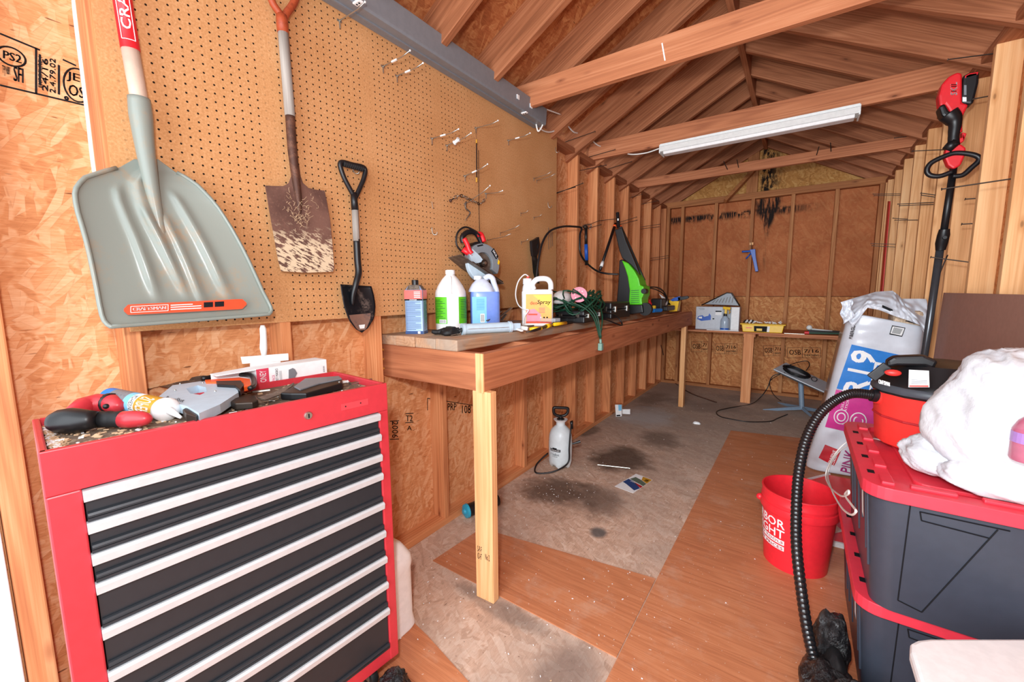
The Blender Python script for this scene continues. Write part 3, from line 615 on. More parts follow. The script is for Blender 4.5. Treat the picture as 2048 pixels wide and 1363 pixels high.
for i in range(len(cp)-1):
    c = (cp[i]+cp[i+1])/2; d = (cp[i+1]-cp[i]).normalized(); u_ = V((0, 0, 1)) if i % 2 else V((1, 0, .2)); u_ = (u_-d*u_.dot(d)).normalized()
    part('link', B().tube([c+d*cos(a)*.013+u_*sin(a)*.007 for a in [2*pi*k/10 for k in range(10)]], .0026, 6, closed=True), M['steel'] if i % 3 else M['iron'], t, smooth=True)
part('end_ball', B().ball(at(901, 401, 'x', .05), .0085, 12), M['rusttube'], t, smooth=True)
part('curved_hook', B().tube(smooth_path([at(932, 403, 'x', .05), at(931, 415, 'x', .05), at(940, 424, 'x', .05), at(938, 430, 'x', .05), at(930, 441, 'x', .05)], 4), [.004]*12+[.0035, .003, .0025, .002, .0012], 8), M['old_steel'], t, smooth=True)
# ------------------------------------------------------------------ workbench
BT = 1.105                                        # bench top height
t = thing('workbench', 'long timber workbench fixed along the left wall', 'workbench', (.5, 2.1, 0))
part('front_apron', B().box((.512, .2, .905), (.55, 4.03, 1.057)), M['fir']['y'], t, bevel=.003)
part('end_apron', B().box((-.085, .195, .905), (.512, .233, 1.057)), M['fir']['x'], t, bevel=.003)
part('end_block', B().box((.512, .1945, .9), (.551, .2005, 1.058)), M['pine']['z'], t)
part('wall_ledger', B().box((.0, .235, .93), (.038, 4.03, 1.055)), M['fir']['y'], t, bevel=.003)
for y in [.6+.55*k for k in range(7)]: part('cross_joist', B().box((.038, y, .97), (.512, y+.038, 1.056)), M['fir']['x'], t, bevel=.002)
for k in range(4):
    x0 = -.085+.128*k; part('top_plank', B().box((x0, .19-.004*(k % 2), 1.0575), (x0+.124, 4.03, BT-.0025*(k % 2 == 0))), M['benchtop'], t, bevel=.005)
part('leg', B().prism([(.492, .196), (.582, .2), (.582, .238), (.49, .234)], 0, .905, 'z'), M['pine']['z'], t, bevel=.003)
part('leg', B().box((.505, 3.72, 0), (.555, 3.80, .905)), M['pine']['z'], t, bevel=.003)
LF = quadF((.49, .1955, 0), (.58, .1985, 0), (.58, .1985, .9), (.49, .1955, .9), (0, -.001, 0))
for s_, u0, v0 in (('KD-HT', .15, .20), ('S-P-F', .15, .235), ('No 2', .6, .21)): letters(LF, s_, u0, u0+.25, v0, v0+.03, M['ink'], t, rot=False, name='lumber_stamp')
for zz in (1.03, .985, .94): part('screw_head', B().ball((-.06, .194, zz), .005, 8), M['gold'], t)
# far shelf
t = thing('shelf', 'plywood shelf across the far wall standing on a single post', 'shelf', (1.2, 4.6, 0))
part('shelf_board', B().box((.0, 4.3, .803), (2.2, 4.9, .822)), M['fir']['x'], t, bevel=.002)
part('bearer', B().box((1.05, 4.32, .765), (1.17, 4.9, .803)), M['fir']['y'], t)
part('bearer', B().box((1.2, 4.335, .78), (2.15, 4.37, .803)), M['fir']['x'], t)
part('leg', B().box((1.058, 4.3, 0), (1.158, 4.345, .802)), M['stud']['z'], t, bevel=.003)
# ------------------------------------------------------------------ red tool chest
CW, CD, CZ0, CZ1 = .717, .315, .085, 1.02
t = thing('tool_chest', 'red metal tool chest with dark grey drawers and silver trim at the lower left', 'tool chest', (.454, -.952, 0), radians(85.4))
MT = wmat(t)
def cp_(x, y, z): return MT @ V((x, y, z))
lo = dict(world=False)
RM, DM = M['red_metal'], M['dark_metal']
part('side_panel', B().box((0, .0, CZ0), (.012, CD, CZ1)), RM, t, bevel=.003, **lo)
part('side_panel', B().box((CW-.012, .0, CZ0), (CW, CD, CZ1)), RM, t, bevel=.003, **lo)
part('back_panel', B().box((.012, CD-.006, CZ0), (CW-.012, CD, CZ1)), RM, t, **lo)
part('top_rail', B().box((0, -.003, .934), (CW, .012, CZ1)), RM, t, bevel=.002, **lo)
part('bottom_rail', B().box((.012, -.001, CZ0), (CW-.012, .03, .128)), RM, t, bevel=.002, **lo)
part('stile', B().box((0, -.003, CZ0), (.047, .018, .9338)), RM, t, bevel=.003, **lo)
part('stile', B().box((CW-.032, -.003, CZ0), (CW, .018, .9338)), RM, t, bevel=.003, **lo)
part('top_tray', B().box((.012, .012, .985), (CW-.012, CD-.006, .998)), M['dust'], t, **lo)
part('tray_liner', B().box((.02, .02, .998), (CW-.02, CD-.012, 1.002)), M['dust'], t, **lo)
part('base', B().box((.02, .04, CZ0-.002), (CW-.02, CD-.02, CZ0+.01)), DM, t, **lo)
zs = [.930, .865, .800, .739, .642, .547, .459, .370, .278, .130]
for i in range(9):
    zt, zb = zs[i], zs[i+1]+.004
    d = part('drawer', B().box((.049, .002, zb), (CW-.034, .25, zt)), DM, t, **lo)
    b = B().prism([(-.012, zt-.020), (-.0145, zt-.004), (-.010, zt+.001), (.004, zt+.001), (.004, zt-.018)], .047, CW-.033, 'x')
    tag(part('drawer_pull', b, M['alu'], d, world=False), 'silver trim along the top of the drawer')
    b = B().tube([(.050, -.001, zb+.010), (CW-.035, -.001, zb+.010)], .0062, 8).box((.049, -.005, zb-.002), (CW-.034, .002, zb+.004))
    part('rolled_edge', b, DM, d, smooth='auto', world=False)
lk = part('lock', B().lathe([(.0, -.004), (.009, -.004), (.011, 0), (.011, .006)], (0, 0, 0), 20, mtx=Matrix.Translation((.472, -.004, .975)) @ Matrix.Rotation(radians(-90), 4, 'X')), M['zinc'], t, smooth='auto', world=False)
part('keyhole', B().box((.4705, -.0095, .969), (.4735, -.0065, .980)), M['ink'], lk, world=False)
for x in (.578, .625): part('screw_hole', B().ball((x, -.003, .976), .0025, 8), M['ink'], t, **lo)
part('badge_mark', B().box((.565, -.0038, .966), (.65, -.0028, .985)), plain('faded_red', '#d0444c', .4, 0), t, **lo)
for x, y in ((.07, .05), (CW-.08, .05), (.07, CD-.06), (CW-.08, CD-.06)):
    c = part('caster', B().lathe([(.034, -.012), (.037, -.008), (.037, .008), (.034, .012)], (0, 0, 0), 20, mtx=Matrix.Translation((x, y, .037)) @ Matrix.Rotation(radians(90), 4, 'Y')), M['rubber'], t, smooth='auto', **lo)
    part('caster_fork', B().box((x-.016, y-.02, .03), (x-.013, y+.02, CZ0)).box((x+.013, y-.02, .03), (x+.016, y+.02, CZ0)), M['zinc'], c, world=False)
TT = 1.0025
def tray(px, py): return at(px, py, 'z', TT)
# sawdust and shavings in the tray
b = B(); b2 = B()
for i in range(520):
    x = .02+(CW-.04)*(random.random()**4); y = .02+(CD-.04)*random.random(); s_ = random.uniform(.001, .0045); r = random.random()*6
    m_ = Matrix.Translation((x, y, TT+.001)) @ Matrix.Rotation(r, 4, 'Z') @ Matrix.Rotation(random.uniform(-.5, .5), 4, 'X')
    (b if i % 3 else b2).box((-s_*random.uniform(1, 3), -s_, -.0008), (s_, s_, .0012), MT @ m_)
tag(part('sawdust', b, M['cork'], None), 'pale wood shavings littering the tray on top of the red tool chest', 'shavings', kind='stuff')
tag(part('paint_chips', b2, M['card'], None), 'white chips scattered in the tray on top of the red tool chest', 'paint chips', kind='stuff')
# cordless driver / grinder on the tray
t = thing('power_driver', 'black and red cordless driver lying on the near corner of the tool chest', 'power tool', tray(190, 850))
z = TT+.028
pts = [at(118, 846, 'z', z), at(135, 842, 'z', z), at(160, 840, 'z', z), at(185, 838, 'z', z), at(205, 838, 'z', z), at(245, 839, 'z', z), at(255, 839, 'z', z)]
part('motor_head', B().tube([at(99, 843, 'z', z), at(104, 843, 'z', z), at(118, 842, 'z', z), at(140, 841, 'z', z), at(160, 841, 'z', z), at(180, 839, 'z', z), at(192, 838, 'z', z)], [.010, .018, .025, .028, .026, .021, .018], 20), M['black'], t, smooth=True)
part('handle_grip', B().tube([at(188+6*i, 838, 'z', z-.005) for i in range(11)], [.0175, .017, .0185]*3+[.018, .018], 18), M['rubber'], t, smooth=True)
part('handle_end', B().tube([at(247, 838, 'z', z-.005), at(265, 838, 'z', z-.005), at(283, 837, 'z', z-.005), at(295, 837, 'z', z-.005), at(302, 837, 'z', z-.005)], [.0185, .019, .017, .013, .005], 18), M['red_metal'], t, smooth=True)
part('red_body', B().tube([at(140, 825, 'z', TT+.03), at(165, 812, 'z', TT+.03), at(195, 806, 'z', TT+.03), at(228, 806, 'z', TT+.03), at(238, 812, 'z', TT+.03)], [.012, .021, .024, .022, .012], 16), M['red_metal'], t, smooth=True)
part('vent_band', B().tube([at(217, 805, 'z', TT+.03), at(224, 806, 'z', TT+.03)], .0245, 16), M['black'], t, smooth=True)
part('knob', B().ball(at(212, 812, 'z', TT+.05), .006, 10), M['black'], t, smooth=True)
# caulk tube
t = thing('sealant_tube', 'white nosed sealant cartridge with yellow and blue label on the tool chest', 'sealant tube', tray(300, 830))
a_, b_ = at(222, 795, 'z', TT+.032), at(330, 818, 'z', TT+.026); ax_ = (b_-a_).normalized(); Lt = (b_-a_).length
def seg(f0, f1, r, m, n): part(n, B().tube([a_+ax_*Lt*f0, a_+ax_*Lt*f1], r, 24), m, t, smooth='auto')
seg(0, 1, .0255, M['offwhite'], 'cartridge'); seg(.0, .14, .0259, M['label_blue'], 'blue_band'); seg(.14, .46, .0258, M['grey_steel'], 'foil_label'); seg(.46, .56, .0259, M['label_lightblue'], 'light_blue_band'); seg(.56, .66, .0259, M['card'], 'lettering_band'); seg(.66, .98, .0259, M['gold'], 'yellow_band')
def tubF(u, v, rr=.0263):
    base = a_+ax_*Lt*u; out = (V(CAMP)-base); out = (out-ax_*out.dot(ax_)).normalized(); sd = ax_.cross(out); an = radians(-55+110*v); return base+(out*cos(an)+sd*sin(an))*rr
for k in range(5): decal(tubF, .16+k*.06, .18+k*.06, .05, .95, M['grey'], t, 'ridge', 4)
letters(tubF, 'ADHESIVE', .57, .645, .1, .9, M['ink'], t, rot=True); letters(tubF, 'SUPER', .70, .92, .1, .9, M['white_ink'], t, rot=True, bold=.001)
part('nose_cap', B().tube([b_-ax_*.004, b_+ax_*.008, b_+ax_*.016, b_+ax_*.02], [.0275, .0285, .024, .012], 24), M['white'], t, smooth=True)
part('nozzle', B().tube([b_+ax_*.015, b_+ax_*.06+V((0, 0, -.012))], [.010, .003], 12), M['white'], t, smooth=True)
# staple gun
t = thing('staple_gun', 'grey staple gun with an oval grip hole lying on the tool chest', 'staple gun', tray(400, 800))
G = lambda pts, z: [at(x, y, 'z', z) for x, y in pts]
zg = TT+.034
out_ = [(318, 792), (345, 770), (400, 762), (422, 763), (472, 770), (477, 784), (440, 808), (398, 826), (375, 812), (330, 800)]
inn = [(372, 776), (395, 770), (412, 774), (414, 783), (400, 789), (380, 786)]
bm_o = G(out_, zg); bm_i = G(inn, zg)
# ring body: outer polygon with hole, stitched
def ringslab(outer, inner, off):
    b = B(); no, ni = len(outer), len(inner)
    import mathutils
    tri = mathutils.geometry.tessellate_polygon([outer, inner]); vs = outer+inner; b.add(vs, [tuple(q) for q in tri]); b.add([p+V(off) for p in vs], [tuple(q) for q in tri])
    b.add(outer+[p+V(off) for p in outer], [(i, (i+1) % no, no+(i+1) % no, no+i) for i in range(no)])
    b.add(inner+[p+V(off) for p in inner], [(i, (i+1) % ni, ni+(i+1) % ni, ni+i) for i in range(ni)]); return b
part('body', ringslab(bm_o, bm_i, (0, 0, -.022)), M['greyblue'], t)
part('nose', B().slab(G([(377, 811), (398, 826), (392, 832), (372, 826), (365, 818)], zg-.005), (0, 0, -.022)), M['iron'], t, bevel=.002)
part('bottom_magazine', B().slab(G([(398, 826), (440, 808), (477, 784), (476, 790), (440, 816), (400, 833)], zg-.02), (0, 0, -.012)), M['offwhite'], t, bevel=.002)
GF = quadF(at(325, 800, 'z', zg+.001), at(366, 806, 'z', zg+.001), at(374, 796, 'z', zg+.001), at(335, 789, 'z', zg+.001))
letters(GF, 'PowerShot', .05, .95, .2, .8, M['ink'], t)
for x, y in ((360, 767), (350, 780), (430, 782), (405, 765)): part('rivet', B().ball(at(x, y, 'z', zg+.001), .003, 8), M['zinc'], t)
# folding saw with orange handle
t = thing('utility_cutter', 'black and orange clamp-shaped tool beside the staple gun', 'hand tool', tray(470, 765))
part('black_frame', B().tube(smooth_path(G([(404, 757), (440, 751), (480, 749), (500, 750), (507, 757), (508, 770), (500, 776)], TT+.04), 4), .007, 8), M['black'], t, smooth=True)
part('orange_insert', B().slab(G([(410, 759), (480, 754), (500, 757), (503, 770), (488, 774), (486, 762), (412, 763)], TT+.04), (0, 0, -.012)), M['orange'], t, bevel=.001)
part('lower_jaw', B().slab(G([(432, 761), (482, 760), (488, 768), (480, 778), (470, 770), (434, 768)], TT+.042), (0, 0, -.02)), M['black'], t, bevel=.002)
# box of masks
t = thing('mask_box', 'white cardboard box of dust masks at the back of the tool chest', 'box', tray(540, 760))
f0, f1 = tray(421, 770), tray(652, 748); 
f0 = at(518, 777, 'z', TT+.0); f1 = at(655, 752, 'z', TT+.0); ex = (f1-f0); ex.z = 0; dep = V((-ex.y, ex.x, 0)).normalized(); hgt = .062
bl, br = f0, f1; tl, tr = bl+V((0, 0, hgt)), br+V((0, 0, hgt))
part('carton', B().slab([bl, br, br+dep*.075, bl+dep*.075], (0, 0, hgt)), M['card'], t, bevel=.0015)
fl_ = bl-ex.normalized()*.1+dep*.03
part('open_flap', B().slab([bl+V((0, 0, hgt)), bl+dep*.07+V((0, 0, hgt)), fl_+dep*.05+V((0, 0, hgt*.9)), fl_+V((0, 0, hgt*.9))], (0, 0, -.002)).slab([bl+dep*.072, bl+dep*.072+V((0, 0, hgt)), fl_+dep*.045+V((0, 0, hgt*.9)), fl_+dep*.045], (.001, .001, 0)), M['card'], t)
MF = quadF(bl, br, tr, tl, -dep*.0012)
decal(MF, -.02, .14, 0, 1, plain('carton_red', '#d23b55', .6), t, 'red_panel', 2)
MF2 = quadF(bl, br, tr, tl, -dep*.002)
letters(MF2, 'HONEY', .02, .10, .15, .9, M['white_ink'], t, rot=True, bold=.0005)
letters(MF2, '25 PACK', .175, .215, .1, .6, plain('carton_pink_ink', '#d23b75', .6), t, rot=True); letters(MF2, 'DUST MASKS', .225, .26, .1, .9, M['ink'], t, rot=True)
b = B(); b.add([MF2(u, v) for u, v in ((.40, .2), (.48, .18), (.53, .48), (.50, .72), (.47, .80), (.41, .74))], [(0, 1, 2, 3, 4, 5)]); part('mask_picture', b, M['grey_steel'], t)
for k in range(3): decal(MF2, .28+k*.012, .284+k*.012, .15, .75, M['grey'], t, 'small_print', 2)
for k in range(6): decal(MF2, .93, .955, .3+k*.06, .33+k*.06, M['grey'], t, 'barcode', 1)
# plaster scraper standing up behind the box
t = thing('scraper', 'white paint-covered wide scraper standing upright behind the mask box', 'scraper', at(527, 715, 'x', .06))
k = .085
part('handle', B().tube([at(525, 650, 'x', k), at(526, 657, 'x', k), at(527, 675, 'x', k), at(527, 695, 'x', k), at(528, 710, 'x', k)], [.006, .010, .010, .0115, .008], 14, flat=1), M['offwhite'], t, smooth=True)
part('blade', B().slab([at(481, 713, 'x', k), at(484, 727, 'x', k), at(576, 720, 'x', k), at(575, 706, 'x', k)], (.006, 0, 0)), M['white'], t, bevel=.001)
part('support', B().slab([at(500, 722, 'x', k), at(500, 745, 'x', k), at(560, 740, 'x', k), at(560, 720, 'x', k)], (.004, 0, 0)), M['white'], t)
# knife, pouch, sockets
t = thing('putty_blade', 'grimy curved blade with dark wooden handle between staple gun and pouch', 'knife', tray(560, 780))
part('blade', B().slab(G([(515, 794), (545, 785), (575, 771), (588, 764), (586, 770), (560, 788), (530, 799)], TT+.02), (0, 0, -.003)), M['old_steel'], t)
part('handle', B().slab(G([(455, 800), (480, 792), (512, 790), (516, 798), (505, 804), (470, 806)], TT+.024), (0, 0, -.018)), M['iron'], t, bevel=.003)
t = thing('tool_pouch', 'folded black nylon pouch with grey top at the far end of the tool chest', 'pouch', tray(620, 780))
part('pouch_body', B().slab(G([(560, 785), (600, 765), (672, 752), (684, 757), (685, 765), (612, 786), (582, 786)], TT+.022), (0, 0, -.02)), M['black'], t, bevel=.004)
part('grey_flap', B().slab(G([(588, 772), (610, 756), (678, 751), (684, 756), (640, 765), (600, 778)], TT+.026), (0, 0, -.005)), M['grey_steel'], t, bevel=.002)
part('snap', B().ball(at(679, 764, 'z', TT+.022), .004, 10), M['zinc'], t)
solo('socket_extension', B().tube([tray(702, 768), tray(743, 759)], .0048, 10).tube([tray(700, 769), tray(712, 766)], .0068, 10), M['steel'], 'chrome socket extension lying at the far end of the tool chest', 'socket extension', smooth='auto')
solo('screw_bit', B().tube([tray(684, 765), tray(696, 763)], .006, 10), M['offwhite'], 'small white plug beside the chrome extension', 'plug', smooth='auto')
solo('screwdriver_bits', B().tube([tray(505, 784), tray(540, 780)], .005, 8), M['steel'], 'small steel bar in front of the mask box', 'steel bar')
t = thing('crumpled_wrap', 'brown clear wrapper draped at the back of the tool chest tray', 'wrapper', tray(300, 780))
def wrapF(u, v):
    p = at(150+270*u, 800-38*u-12*v*(1-abs(2*u-1)), 'z', TT+.005); return p+V((0, 0, .018*v+.012*noise.noise(V((u*9, v*4, 1)))))
part('film', B().grid(wrapF, 24, 6), M['old_steel'], t, smooth=True)
# white jug behind the tool chest, black bag at its foot
t = thing('detergent_jug', 'white plastic jug on the floor behind the tool chest', 'jug', (.33, -.13, 0))
part('jug_body', B().lathe([(.07, 0), (.076, .01), (.072, .04), (.07, .05), (.07, .25), (.074, .27), (.07, .30), (.045, .345), (.022, .36), (.022, .37)], (.325, -.128, 0), 32, 1, 1.15, power=3.5), M['white'], t, smooth='auto')
part('cap', B().lathe([(.026, .37), (.026, .40)], (.325, -.128, 0), 20), M['white'], t, smooth='auto')
def crumple(c, r, seed, amp=.25, fr=3., m=None, nseg=36, squash=0):
    b = B().ball((0, 0, 0), 1., nseg); out = []
    for p in b.v:
        n = noise.noise(p*fr+V((seed, 0, 0)))+.5*noise.noise(p*fr*2.3+V((0, seed, 0)))+.25*abs(noise.noise(p*fr*5+V((0, seed, 2))))
        q = p*(1+amp*n); q = V((q.x*r[0], q.y*r[1], max(q.z, -.6)*r[2])); out.append(q+V(c))
    b.v = out; return b
solo('plastic_bag', crumple((.56, -.30, .035), (.05, .05, .05), 3, .3), M['film'], 'small black plastic bundle on the floor at the corner of the tool chest', 'plastic bag', smooth=True)
# ------------------------------------------------------------------ things on the bench
t = thing('solvent_can', 'tall rectangular metal solvent can with red and blue label nearest on the bench', 'can', (.062, .30, BT))
cx, cy = .062, .30; w2 = .036; an = radians(28)
R_ = Matrix.Translation((cx, cy, BT)) @ Matrix.Rotation(an, 4, 'Z')
part('can_body', B().lathe([(w2, 0), (w2+.001, .002), (w2, .006), (w2, .20), (w2+.001, .203), (w2-.002, .206), (.022, .228), (.018, .229)], (0, 0, 0), 40, 1.25, .85, mtx=R_, power=8), M['bluecan'], t, smooth='auto')
part('shoulder', B().lathe([(w2-.001, .2065), (.0225, .2295), (.018, .23)], (0, 0, 0), 40, 1.25, .85, mtx=R_, power=5), M['old_steel'], t, smooth='auto')
part('cap', B().lathe([(.015, .228), (.016, .25), (.015, .253)], (0, 0, 0), 20, mtx=R_), M['black'], t, smooth='auto')
fw = w2*1.25+.0012; fd = w2*.85+.0012
CF = quadF(R_ @ V((-fw+.003, -fd, 0)), R_ @ V((fw-.003, -fd, 0)), R_ @ V((fw-.003, -fd, .205)), R_ @ V((-fw+.003, -fd, .205)))
CS = quadF(R_ @ V((fw, -fd+.003, 0)), R_ @ V((fw, fd-.003, 0)), R_ @ V((fw, fd-.003, .205)), R_ @ V((fw, -fd+.003, .205)))
for F_ in (CF, CS):
    decal(F_, 0, 1, .80, 1, M['coral'], t, 'red_label', 1); decal(F_, 0, 1, .765, .80, M['ink'], t, 'dark_band', 1); decal(F_, 0, 1, .0, .07, M['navy'], t, 'blue_band', 1)
CF2 = lambda u, v: CF(u, v)+(R_.to_3x3() @ V((0, -.0008, 0))); CS2 = lambda u, v: CS(u, v)+(R_.to_3x3() @ V((.0008, 0, 0)))
letters(CF2, 'DANGER', .3, .7, .77, .795, M['white_ink'], t)
for k in range(22):
    v_ = .1+k*.03; u1 = .9-.3*((k*7) % 5 == 0); decal(CF2, .08, u1, v_, v_+.010, M['navy'], t, 'small_print', 1); decal(CS2, .08, u1, v_, v_+.010, M['navy'], t, 'small_print', 1)
for k in range(4): decal(CF2, .55, .9, .83+k*.04, .845+k*.04, M['white_ink'], t, 'small_print', 1)
decal(CF2, .7, .84, .01, .06, M['white_ink'], t, 'logo_mark', 1)
# white gallon jug with green label
def jugprof(r, h): return [(r*.93, 0), (r*.98, .004), (r, .012), (r, h*.60), (r*.97, h*.66), (r*.8, h*.76), (r*.52, h*.87), (r*.3, h*.93), (r*.24, h*.945)]
jx, jy = .10, .50
t = thing('gallon_jug', 'white gallon jug with a bright green label on the bench', 'jug', (jx, jy, BT))
r_ = .078
part('jug_body', B().lathe(jugprof(r_, .30)+[(r_*.24, .288)], (jx, jy, BT), 40), M['white'], t, smooth='auto')
part('cap', B().lathe([(.023, .283), (.024, .285), (.024, .303), (.022, .305)], (jx, jy, BT), 28), M['white'], t, smooth='auto')
dirc = (V(CAMP)-V((jx, jy, 0))); a0 = atan2(dirc.y, dirc.x)
def cylF(cx, cy, r, z0, h, a0, spread):   # u left to right as seen from the camera
    def F(u, v):
        a = a0-spread/2+spread*u; return V((cx+r*cos(a), cy+r*sin(a), z0+h*v))
    return F
JF = cylF(jx, jy, r_+.001, BT, .30, a0, pi)
part('handle', B().tube(smooth_path([JF(.5, .90)*.0+V((jx, jy, BT))+V((cos(a0), sin(a0), 0))*q+V((0, 0, z_)) for q, z_ in ((.02, .268), (.035, .262), (.05, .24), (.066, .21), (.074, .185))], 4), .009, 10), M['white'], t, smooth=True)
decal(JF, .0, .42, .13, .57, M['label_green'], t, 'green_label', 12); decal(JF, .66, 1., .13, .57, M['label_green'], t, 'green_label', 12)
JF2 = cylF(jx, jy, r_+.0018, BT, .30, a0, pi)
for k in range(12):
    v_ = .22+k*.027; decal(JF2, .08, .38-.05*(k % 3), v_, v_+.008, M['darkgreen'], t, 'small_print', 5); decal(JF2, .70, .93-.03*(k % 3), v_, v_+.008, M['darkgreen'], t, 'small_print', 5)
decal(JF2, .24, .40, .14, .20, M['card'], t, 'barcode', 4)
JF3 = cylF(jx, jy, r_+.0024, BT, .30, a0, pi)
for k in range(7): decal(JF3, .255+k*.02, .263+k*.02, .145, .195, M['ink'], t, 'barcode_line', 1)
# blue translucent jug
bx, by = .187, .667
t = thing('blue_jug', 'translucent gallon jug of blue liquid with light blue label behind the white jug', 'jug', (bx, by, BT))
Rb = Matrix.Translation((bx, by, BT)) @ Matrix.Rotation(a0+radians(90), 4, 'Z')
part('jug_body', B().lathe([(.066, 0), (.07, .006), (.07, .185), (.068, .195)], (0, 0, 0), 40, 1.1, .9, mtx=Rb, power=5), M['liquid'], t, smooth='auto')
part('upper_body', B().lathe([(.068, .195), (.066, .205), (.05, .235), (.03, .255), (.02, .262)], (-.018, 0, 0), 32, 1.0, .9, mtx=Rb, power=3), M['hazed'], t, smooth='auto')
part('handle', B().tube(smooth_path([Rb @ V(q) for q in ((-.0, 0, .262), (.022, 0, .275), (.042, 0, .265), (.05, 0, .24), (.06, 0, .21), (.066, 0, .185))], 4), .015, 12), M['hazed'], t, smooth=True)
part('cap', B().lathe([(.02, .258), (.021, .26), (.021, .277)], (-.035, 0, 0), 20, mtx=Rb), M['white'], t, smooth='auto')
BF = quadF(Rb @ V((-.07, -.0645, .02)), Rb @ V((.004, -.0645, .02)), Rb @ V((.004, -.0645, .17)), Rb @ V((-.07, -.0645, .17)))
decal(BF, 0, 1, 0, 1, M['label_lightblue'], t, 'blue_label', 2)
BF2 = lambda u, v: BF(u, v)+(Rb.to_3x3() @ V((0, -.0008, 0)))
for k in range(10): decal(BF2, .3, .85, .55+k*.04, .56+k*.04, M['label_blue'], t, 'small_print', 1)
decal(BF2, .55, .85, .12, .42, M['card'], t, 'barcode', 1); decal(BF2, 0, .8, -.02, .05, M['coral'], t, 'red_band', 1)
BF3 = lambda u, v: BF(u, v)+(Rb.to_3x3() @ V((0, -.0016, 0)))
for k in range(5): decal(BF3, .59+k*.05, .61+k*.05, .15, .39, M['ink'], t, 'barcode_line', 1)
# glove
gp = V((.245, .325, BT))
t = thing('work_glove', 'crumpled black knit glove on the bench edge by the caulking gun', 'glove', gp)
part('palm', crumple(gp+V((0, .01, .014)), (.04, .045, .024), 5, .25, 1.6), M['rubber'], t, smooth=True)
for k in range(5):
    a = gp+V((-.05+.018*k, -.02+.012*k, .012)); part('finger', B().tube(smooth_path([a+V((.03, .02, .012)), a, a+V((-.02, -.018, .004-.002*k))], 3), [.011]*3+[.011, .011, .009, .006], 10), M['rubber'], t, smooth=True)
# caulking gun
t = thing('caulking_gun', 'pale blue skeleton caulking gun lying along the bench edge', 'caulking gun', at(960, 660, 'z', BT))
rg = .0245; a_, b_ = at(908, 656, 'z', BT+rg), at(1005, 656, 'z', BT+rg); a_ = V((.29, .37, BT+rg)); b_ = V((.41, .585, BT+rg)); ax_ = (b_-a_).normalized(); Lt = (b_-a_).length
part('barrel', B().tube([a_, b_], rg, 24), M['greyblue'], t, smooth='auto')
part('front_ring', B().tube([a_-ax_*.003, a_+ax_*.010], rg+.003, 24), M['greyblue'], t, smooth='auto'); part('rear_ring', B().tube([b_-ax_*.01, b_+ax_*.003], rg+.003, 24), M['greyblue'], t, smooth='auto')
def gunF(u, v):
    base = a_+ax_*Lt*u; out = (V(CAMP)-base); out = (out-ax_*out.dot(ax_)).normalized(); sd = V((0, 0, 1)); an = radians(-30+60*v); sd = ax_.cross(out); return base+(out*cos(an)+sd*-sin(an))*(rg+.0008)
decal(gunF, .08, .92, .42, .5, M['steel'], t, 'slot', 8)
part('plunger_rod', B().tube([b_, b_+ax_*.13], .004, 8), M['steel'], t, smooth=True)
part('grip_frame', B().beam(b_+ax_*.002, b_+ax_*.05, .03, .035), M['greyblue'], t, bevel=.003)
part('trigger', B().beam(b_+ax_*.05+V((0, 0, -.006)), b_+ax_*.085+V((.01, 0, -.012)), .012, .02), M['offwhite'], t, bevel=.003)
part('trigger_lever', B().beam(b_+ax_*.03+V((.0, 0, -.01)), b_+ax_*.03+V((.05, -.02, -.016)), .014, .01), M['offwhite'], t, bevel=.002)
part('tip_wire', B().tube([a_-ax_*.0, a_-ax_*.02+V((.01, 0, -.018)), a_+V((.0, -.075, -.021))], .002, 6), M['zinc'], t)
solo('snips', B().tube([b_+ax_*.095+V((.01, 0, -.016)), b_+ax_*.115+V((.02, 0, -.014)), b_+ax_*.14+V((.03, .01, -.014))], [.008, .012, .008], 10), M['yellow'], 'small yellow handled snips behind the caulking gun', 'snips', smooth=True)
# pile of old brackets
t = thing('scrap_metal', 'pile of rusty steel brackets and scraps behind the caulking gun', 'scrap metal', (.2, .82, BT))
for (a, b_, w_) in (((974, 641), (1003, 622), .012), ((985, 645), (1023, 615), .016), ((992, 640), (1035, 642), .02), ((978, 648), (982, 610), .006), ((1003, 640), (1012, 628), .016), ((1000, 646), (1040, 648), .012)):
    p = at(*a, 'x', .24); q = at(*b_, 'x', .24); p.z = max(p.z, BT+.006); q.z = max(q.z, BT+.006); part('bracket', B().beam(p, q, w_, .004), M['old_steel'], t)
# deck spray jug with orange label
dx_, dy_ = .31, 1.0
t = thing('sprayer_jug', 'white handled jug with orange and yellow label and white hose on the bench', 'jug', (dx_, dy_, BT))
dd = (V(CAMP)-V((dx_, dy_, 0))); Rd = Matrix.Translation((dx_, dy_, BT)) @ Matrix.Rotation(atan2(dd.y, dd.x)+radians(90), 4, 'Z')
part('jug_body', B().lathe([(.084, 0), (.088, .006), (.088, .19), (.086, .197), (.08, .205)], (0, 0, 0), 44, 1.02, .62, mtx=Rd, power=6), M['white'], t, smooth='auto')
pr = lambda q: Rd @ V(q)
part('handle', B().tube(smooth_path([pr(q) for q in ((-.02, 0, .205), (-.028, 0, .235), (-.005, 0, .262), (.03, 0, .268), (.06, 0, .262), (.076, 0, .24), (.078, 0, .205))], 5), .0155, 14), M['white'], t, smooth=True)
part('neck', B().lathe([(.03, .2), (.026, .225), (.022, .235), (.022, .245)], (-.058, 0, 0), 24, mtx=Rd), M['white'], t, smooth='auto')
part('cap', B().lathe([(.025, .236), (.026, .238), (.025, .268), (.02, .27)], (-.058, 0, 0), 24, mtx=Rd), M['white'], t, smooth='auto')
part('cap_nozzle', B().tube([pr((-.058, 0, .27)), pr((-.05, 0, .284))], .008, 10), M['coral'], t, smooth=True)
